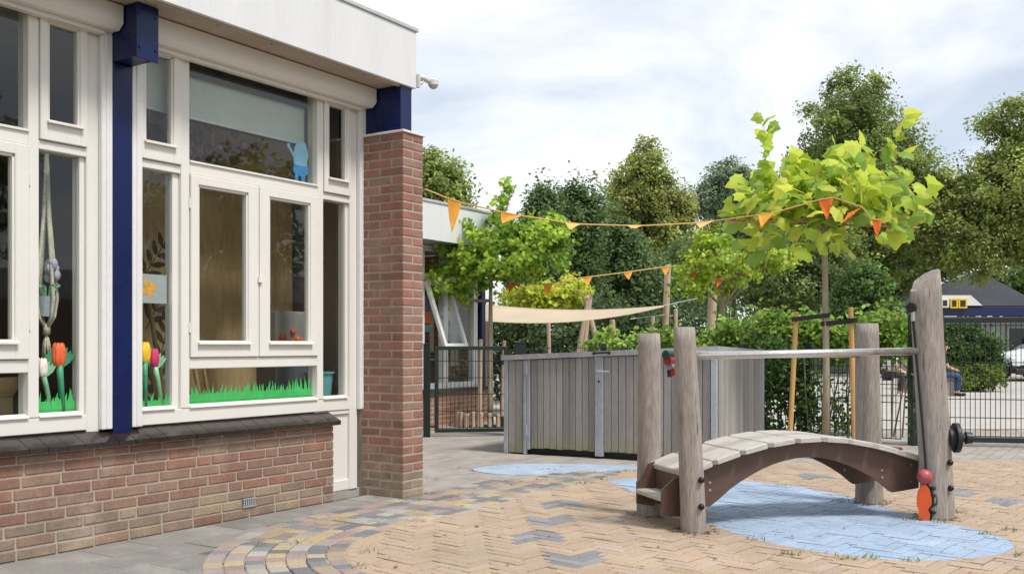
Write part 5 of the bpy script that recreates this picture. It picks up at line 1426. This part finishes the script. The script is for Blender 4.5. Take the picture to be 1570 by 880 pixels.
# ---------------------------------------------------------------- bunting
def bunting(label, pts, flags, r_=.006):
    base = pts[0].copy(); t = thing('bunting', label, 'bunting', base, 0, 'strings of bunting')
    q = []
    for i in range(len(pts)-1):
        for k in range(6): q.append(pts[i].lerp(pts[i+1], k/6))
    q.append(pts[-1])
    MB().tube([p_-base for p_ in q], r_, 6).build('string', 'rope_orange', t)
    for (a, b, tip, mt) in flags:            # two top corners and the tip, bulged a little by the wind
        a, b, c = a-base, b-base, tip-base; nrm_ = (b-a).cross(c-a).normalized(); m = MB(); N = 5
        for i in range(N+1):
            for j in range(i+1):
                u_ = 1-i/N; w_ = (j/i) if i else 0
                e = a.lerp(b, w_) if i else a
                p_ = c.lerp(e, i/N) if i else c
                m.v.append(tuple(p_ + nrm_*.018*math.sin(math.pi*(i/N))*math.sin(3*w_+.5)))
        idx_ = lambda i, j: i*(i+1)//2+j
        for i in range(N):
            for j in range(i+1):
                m.f.append((idx_(i,j), idx_(i+1,j), idx_(i+1,j+1)))
                if j < i: m.f.append((idx_(i,j), idx_(i+1,j+1), idx_(i,j+1)))
        o = m.build('flag', mt, t); md = o.modifiers.new('thickness', 'SOLIDIFY'); md.thickness = .0015
st = [(651,290,7.3),(686,304,7.45),(708,311,7.55),(768,325,7.8),(800,331,7.95),(866,341,8.25),(890,344,8.35),(962,346,8.6),(990,346,8.7),(1068,342,8.95),(1095,339,9.05),(1162,330,8.85),(1188,326,8.8),(1254,307,8.75),(1278,303,8.75),(1322,318,8.75),(1336,336,8.75),(1350,338,8.75)]
pts = [P(*q) for q in st]
fl = []
for i, (dpx, dpy, dY, mt) in zip((1,3,5,7,9,11,13), ((-4,50,-.03,'flag_yellow'),(-14,15,-.12,'flag_yellow'),(-2,10,-.16,'flag_pale'),(-2,4,-.18,'flag_pale'),(-8,10,-.16,'flag_pale'),(-8,22,-.12,'flag_yellow'),(2,33,-.03,'flag_orange'))):
    a, b = pts[i], pts[i+1]; q = st[i]; e = st[i+1]
    fl.append((a, b, P((q[0]+e[0])/2+dpx, (q[1]+e[1])/2+dpy, (q[2]+e[2])/2+dY), mt))
fl.append((P(1300,327,8.75), P(1322,318,8.75), P(1288,345,8.65), 'flag_orange'))
fl.append((P(1336,336,8.75), P(1352,340,8.75), P(1345,365,8.72), 'flag_orange'))
bunting('orange bunting string from the brick pillar to the large-leaved tree', pts, fl, .006)
st = [(768,434,13.6),(779,436,13.6),(792,434,13.65),(832,436,13.75),(848,434,13.8),(893,426,14),(908,424,14.1),(956,418,14.4),(970,416,14.5),(1014,410,14.8),(1027,409,14.9),(1058,408,15),(1074,411,15),(1098,426,15),(1108,430,15)]
pts = [P(*q) for q in st]; fl = []
for i, (dpx, dpy, mt) in zip((1,3,5,7,9,11,13), ((-5,14,'flag_orange'),(-1,20,'flag_yellow'),(0,14,'flag_yellow'),(1,12,'flag_yellow'),(0,13,'flag_yellow'),(-3,18,'flag_orange'),(-4,14,'flag_orange'))):
    a, b = pts[i], pts[i+1]; q = st[i]; e = st[i+1]
    fl.append((a, b, P((q[0]+e[0])/2+dpx, (q[1]+e[1])/2+dpy, (q[2]+e[2])/2-.05), mt))
bunting('lower bunting string between the tree behind the gate and the yellow-green tree', pts, fl, .008)

# ---------------------------------------------------------------- house, bench, people, car
HYD = 44.5
house = thing('house', 'low grey house with dark roofs, blue fascia and white dormer', 'house', (18,HYD,0))
def hp(px, py, dY=0.0): q = P(px, py, HYD+dY); return Vector((q.x-18, dY, q.z))
x0 = hp(1290,480).x; x1 = hp(1640,480).x
MB().box((x0,.3,-.05), (x1,9,2.40)).build('wall', 'house_wall', house)
MB().bbox((x0-.1,-.05,2.42), (x1+.2,.25,2.82), .01).build('blue_fascia', 'navy_board', house)
m = MB(); pk = hp(1514,428,3.0); a = hp(1425,471,.0); b = hp(1602,471,0)
m.add([(a.x,.0,2.87),(b.x,.0,2.87),(b.x,8,2.87),(a.x,8,2.87),(pk.x,4,4.75)], [(0,1,4),(1,2,4),(2,3,4),(3,0,4),(3,2,1,0)])
m.build('roof', 'roof_tile', house)
m = MB(); pk = hp(1420,440,3); a = hp(1345,471,0); b = hp(1462,471,0)
m.add([(a.x,.02,2.865),(b.x,.02,2.865),(b.x,6,2.865),(a.x,6,2.865),(pk.x-.4,3.2,4.40),(pk.x+.4,3.2,4.40)], [(0,1,5,4),(1,2,5),(2,3,4,5),(3,0,4),(3,2,1,0)])
m.build('roof', 'roof_tile', house)
m = MB(); a = hp(1398,472,-.1); b = hp(1506,472,-.1); c = hp(1488,456,-.1); d_ = hp(1412,456,-.1)
m.add([(a.x,-.12,2.88),(b.x,-.12,2.88),(c.x,-.12,3.34),(d_.x,-.12,3.34),(a.x,2.0,2.88),(b.x,2.0,2.88),(c.x,2.0,3.34),(d_.x,2.0,3.34)], [(0,1,2,3),(1,5,6,2),(2,6,7,3),(3,7,4,0),(5,4,7,6)])
dm = m.build('dormer', 'dormer_white', house)
def hwin(px0, px1, py0, py1, mt, y=-.13):
    a = hp(px0,py1); b = hp(px1,py0); k = .001
    m = MB(); m.bbox((a.x,y-.06,a.z), (b.x,y,b.z), .01); o = m.build('window_frame', mt, dm)
    MB().box((a.x+.08,y-.07,a.z+.08), (b.x-.08,y-.061,b.z-.08)).build('pane', 'car_glass', dm)
hwin(1440,1452,458,472,'cream_paint'); hwin(1454,1466,458,473,'yellow_paint'); hwin(1466.5,1480,458,473,'yellow_paint')
for (p0, p1, q0_, q1_, mt) in ((1505,1530,515,537,'yellow_paint'),(1548,1600,500,560,'house_wall')):
    a = hp(p0,q1_); b = hp(p1,q0_); m = MB(); m.bbox((a.x,.22,a.z), (b.x,.299,b.z), .01); o = m.build('window', mt, house)
    MB().box((a.x+.09,.20,a.z+.09), (b.x-.09,.219,b.z-.09)).build('pane', 'car_glass', o)
annex = thing('shed_roof_building', 'small building with a plain grey roof left of the feathery shrub', 'building', (11.8,40,0))
a = P(1240,470,40); b = P(1330,470,40); m = MB(); m.box((a.x-11.8,0,0), (b.x-11.8,4,2.3)); m.build('wall', 'house_wall', annex)
m = MB(); w_ = b.x-a.x; m.add([(a.x-12,-.3,2.3),(b.x-11.6,-.3,2.3),(b.x-11.6,4.3,2.3),(a.x-12,4.3,2.3),(a.x-11.4,2,3.0),(b.x-12.2,2,3.0)], [(0,1,5,4),(1,2,5),(2,3,4,5),(3,0,4),(3,2,1,0)]); m.build('roof', 'roof_tile', annex)

bn_ = thing('bench', 'low grey bench on the pale square beyond the fence', 'bench', (8.75,22.15,0))
MB().bbox((-1.15,-.20,.40), (1.15,.20,.46), .01).build('seat', 'concrete', bn_)
for x in (-.9, 0, .9): MB().bbox((x-.12,-.17,-.03), (x+.12,.17,.40), .01).build('leg', 'concrete', bn_)

def skin(name, parent, verts, edges, radii, mat, sub=2):
    me = bpy.data.meshes.new(name); me.from_pydata(verts, edges, []); me.update(); me.materials.append(MAT[mat])
    o = link(name, me, parent)
    md = o.modifiers.new('skin', 'SKIN'); md.use_smooth_shade = True
    sk = o.data.skin_vertices[0].data
    for i, r_ in enumerate(radii): sk[i].radius = (r_, r_) if not hasattr(r_, '__len__') else r_
    sk[0].use_root = True
    sb_ = o.modifiers.new('subdivision', 'SUBSURF'); sb_.levels = sub; sb_.render_levels = sub
    return o
def person(label, base, rz, lean, shirt, pants, shoe, sleeves, knees, hands, hair='hair_brown', seed=0, head_down=.0):
    t = thing('person', label, 'person', base, rz); t.scale = (.88,.88,.88)
    pel = Vector((0,0,.56)); ch = Vector((lean*.6,0,.86)); nk = Vector((lean*1.05,0,1.07)); hd = nk + Vector((.035+head_down,0,.15-head_down*.3))
    V = [pel, pel.lerp(ch,.5), ch, nk, nk.lerp(hd,.45), hd, hd+Vector((.01,0,.07))]; E = [(0,1),(1,2),(2,3),(3,4),(4,5),(5,6)]; RR = [.13,.12,.13,.06,.05,.088,.07]
    for sg_, kn, hn in ((-1, knees[0], hands[0]), (1, knees[1], hands[1])):
        sh_ = Vector((ch.x+(nk.x-ch.x)*.6, .165*sg_, 1.00)); el = sh_.lerp(Vector(hn),.5)+Vector((-.06,.05*sg_,-.09)); k = len(V)
        V += [sh_, el, Vector(hn), Vector(hn)+Vector((.07,0,-.03))]; E += [(2,k),(k,k+1),(k+1,k+2),(k+2,k+3)]; RR += [.056,.042,.030,.026]
        hip = Vector((.05,.09*sg_,.54)); kx, kz, fx = kn; k = len(V)
        V += [hip, Vector((kx,.12*sg_,kz)), Vector((fx,.12*sg_,.10)), Vector((fx+.12,.12*sg_,.045))]; E += [(0,k),(k,k+1),(k+1,k+2),(k+2,k+3)]; RR += [.085,.062,.042,.038]
    skin('body', t, [tuple(v) for v in V], E, RR, 'skin_tone')
    tv = [pel+Vector((0,0,.0)), pel.lerp(ch,.5), ch, ch.lerp(nk,.75)]; te = [(0,1),(1,2),(2,3)]; tr_ = [(.145,.17),(.135,.16),(.14,.17),(.075,.085)]
    for i in (7, 15):
        k = len(tv); e_ = V[i].lerp(V[i+1], .8 if sleeves < 1 else 1.0); tv += [V[i], e_]; te += [(2,k),(k,k+1)]; tr_ += [.072,.060]
        if sleeves >= 1: tv.append(V[i+2]); te.append((k+1,k+2)); tr_.append(.045)
    skin('shirt', t, [tuple(v) for v in tv], te, tr_, shirt)
    pv = [pel-Vector((0,0,.02))]; pe = []; pr = [.15]
    for i in (11, 19):
        k = len(pv); pv += [V[i], V[i+1], V[i+2]+Vector((0,0,.02))]; pe += [(0,k),(k,k+1),(k+1,k+2)]; pr += [.098,.080,.062]
    skin('trousers', t, [tuple(v) for v in pv], pe, pr, pants)
    m = MB(); m.sphere(hd+Vector((-.018,0,.045)), (.098,.090,.098), 16, 12); m.v = [v if v[0] < hd.x+.045 or v[2] > hd.z+.07 else (hd.x+.045, v[1], v[2]) for v in m.v]
    m.build('hair', hair, t, smooth=True)
    for sg_ in (-1, 1):
        m = MB(); m.sphere(hd+Vector((.080,.032*sg_,.015)), .011, 8, 6); m.build('eye', 'black_mat', t)
        m = MB(); m.sphere(hd+Vector((.0,.090*sg_,.005)), (.02,.012,.03), 8, 6); m.build('ear', 'skin_tone', t, smooth=True)
    m = MB(); m.sphere(hd+Vector((.092,0,-.008)), (.018,.012,.020), 8, 6); m.build('nose', 'skin_tone', t, smooth=True)
    for i in (13, 21):
        a = V[i]; m = MB(); m.sphere((a.x+.065,a.y,.045), (.13,.046,.05), 14, 8); m.v = [(v[0],v[1],max(v[2],.004)) for v in m.v]; m.build('shoe', shoe, t, smooth=True)
    for i in (9, 17):
        a = V[i]; m = MB()
        for q in range(5): m.tube([a+Vector((.05,.018*(q-2)*.9,-.02)), a+Vector((.10,.018*(q-2),-.035)), a+Vector((.125-.01*abs(q-2),.016*(q-2),-.06))], [.010,.009,.007], 6)
        m.build('fingers', 'skin_tone', t, smooth=True)
    return t
person('person in a dark top and blue jeans seated on the bench, facing right', (9.47,22.08,-.02), R(-12), .10, 'cloth_black', 'denim', 'cloth_black', .5, ((.46,.52,.42),(.46,.53,.36)), ((.36,-.12,.66),(.34,.12,.66)))
person('person in a white shirt and dark trousers leaning forward on the bench', (8.27,22.08,-.02), R(-25), .26, 'cloth_white', 'cloth_dark', 'cloth_white', .5, ((.44,.52,.34),(.46,.53,.52)), ((.42,-.10,.60),(.44,.12,.60)), head_down=.03)

car = thing('parked_car', 'white car with black bumper and yellow flower, cut by the right picture edge', 'car', (17.6,32.3,0), R(6))
prof = [  # x, z low, z belt, z top, half width
 (-2.05,.30,.52,.60,.62),(-1.95,.22,.62,.74,.78),(-1.60,.20,.78,.86,.85),(-1.05,.20,.88,.97,.88),(-.75,.20,.92,1.05,.88),(-.15,.20,.93,1.42,.88),(.4,.20,.94,1.48,.88),(1.2,.20,.95,1.46,.88),(1.75,.22,.94,1.25,.86),(2.0,.30,.85,.95,.78)]
m = MB(); ns = 12
for (x, zl, zb, zt, hw) in prof:
    sec = [(-hw*.9,zl),(-hw,zl+.12),(-hw*1.01,(zl+zb)/2),(-hw*.97,zb),(-hw*.72 if zt-zb > .25 else -hw*.86,zt-.04),(-hw*.45,zt),(hw*.45,zt),(hw*.72 if zt-zb > .25 else hw*.86,zt-.04),(hw*.97,zb),(hw*1.01,(zl+zb)/2),(hw,zl+.12),(hw*.9,zl)]
    m.v += [(x,y,z) for y,z in sec]
for i in range(len(prof)-1):
    for j in range(ns): m.f.append((i*ns+j, i*ns+(j+1)%ns, (i+1)*ns+(j+1)%ns, (i+1)*ns+j))
m.f.append(tuple(range(ns))); m.f.append(tuple(reversed(range((len(prof)-1)*ns, len(prof)*ns))))
o = m.build('body', 'car_white', car, smooth=True); o.data.materials.append(MAT['car_black'])
for pl in o.data.polygons: pl.material_index = 1 if pl.center.z < .55 else 0
m = MB(); m.bbox((-2.12,-.72,.20), (-1.88,.72,.50), .05); m.bbox((-1.9,-.90,.18), (1.9,-.84,.36), .02); m.bbox((-2.0,-.82,.22),(-1.55,-.70,.50),.05); m.build('bumper', 'car_black', car)
for sg_ in (-1,1):
    m = MB(); m.bbox((-.62,.80*sg_-.06,.96), (1.55,.80*sg_+.02,1.36), .05); m.build('side_window', 'car_glass', car)
    m = MB(); m.sphere((-1.86,.62*sg_,.66), (.16,.17,.10), 14, 8); m.build('headlight', 'lamp_glass', car, smooth=True)
    for x in (-1.30, 1.28):
        m = MB(); m.tube([(x,.70*sg_,.31),(x,.90*sg_,.31)], .31, 22); w_ = m.build('wheel', 'rubber', car)
        m = MB(); m.tube([(x,.895*sg_,.31),(x,.91*sg_,.31)], .20, 16); m.build('rim', 'lid_metal', w_)
m = MB(); m.add([(-.98,-.70,.985),(-.98,.70,.985),(-.20,.60,1.43),(-.20,-.60,1.43)], [(0,1,2,3)]); o = m.build('windscreen', 'car_glass', car); md = o.modifiers.new('thickness', 'SOLIDIFY'); md.thickness = .03; md.offset = 1
m = MB(); c = Vector((-1.42,-.90,.66))
for k in range(7):
    a = 2*math.pi*k/7; m.sphere(c+Vector((math.cos(a)*.11,0,math.sin(a)*.11)), (.075,.02,.075), 10, 6)
m.sphere(c, (.08,.03,.08), 10, 6); m.build('yellow_flower', 'petal_yellow', car, smooth=True)

# ---------------------------------------------------------------- small weeds in the joints
r = random.Random(99); m = MB(); cols = []
spots = [(988,787,9),(1002,788,7),(1075,812,10),(1090,806,4),(1040,812,6),(1150,826,6),(1205,850,9),(1298,856,10),(1330,855,5),(1390,858,8),(1445,792,9),(1470,785,7),(1440,800,6),(1510,818,5),(1545,812,5),(1560,850,6),(1230,845,4),(655,758,6),(646,768,5),(890,741,8),(862,727,6),(925,735,6),(960,722,5),(1200,744,6),(1290,768,8),(1345,768,8),(555,868,6),(400,838,5),(450,832,4),(560,846,4),(1395,797,5),(830,735,5)]
for (px, py, n) in spots:
    g = G(px, py)
    for k in range(n*3):
        p = g + Vector((r.gauss(0,.035), r.gauss(0,.03), 0)); hh = r.uniform(.008,.028); a = r.uniform(0,6.28); l = r.uniform(.006,.03); w = r.uniform(.002,.005)
        e = Vector((math.cos(a),math.sin(a),0)); s_ = Vector((-e.y,e.x,0))*w; k0 = len(m.v)
        m.v += [tuple(p-s_), tuple(p+s_), tuple(p+e*l+Vector((0,0,hh))+s_*.2), tuple(p+e*l+Vector((0,0,hh))-s_*.2)]; m.f.append((k0,k0+1,k0+2,k0+3))
        v = r.uniform(.7,1.3); cols.append((.24*v,.32*v,.07*v) if r.random() < .7 else (.22*v,.22*v,.07*v))
o = joined('weeds', m, 'leaf', None, cols); tag(o, 'tiny grass tufts growing in the paving joints', 'weeds', kind='stuff')
# dry leaf crumbs on the paving; rings round the posts stand for contact shade
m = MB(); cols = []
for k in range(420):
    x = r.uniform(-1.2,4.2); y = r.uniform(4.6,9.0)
    if k >= 150:  # dark crumbs ringed round the bridge posts in place of contact shadow
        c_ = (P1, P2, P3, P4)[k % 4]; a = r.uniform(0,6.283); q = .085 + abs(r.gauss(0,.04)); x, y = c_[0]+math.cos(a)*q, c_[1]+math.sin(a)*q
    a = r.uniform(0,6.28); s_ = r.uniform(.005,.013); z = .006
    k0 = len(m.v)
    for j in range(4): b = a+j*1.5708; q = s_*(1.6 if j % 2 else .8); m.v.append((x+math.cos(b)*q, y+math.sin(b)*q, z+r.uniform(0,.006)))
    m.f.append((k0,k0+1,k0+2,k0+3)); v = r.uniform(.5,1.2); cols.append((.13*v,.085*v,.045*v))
o = joined('litter_and_post_shade', m, 'dried', None, cols); tag(o, 'scattered dry leaf crumbs on the beige paving, with dark ones added as shade round the posts', 'leaf litter', kind='stuff')
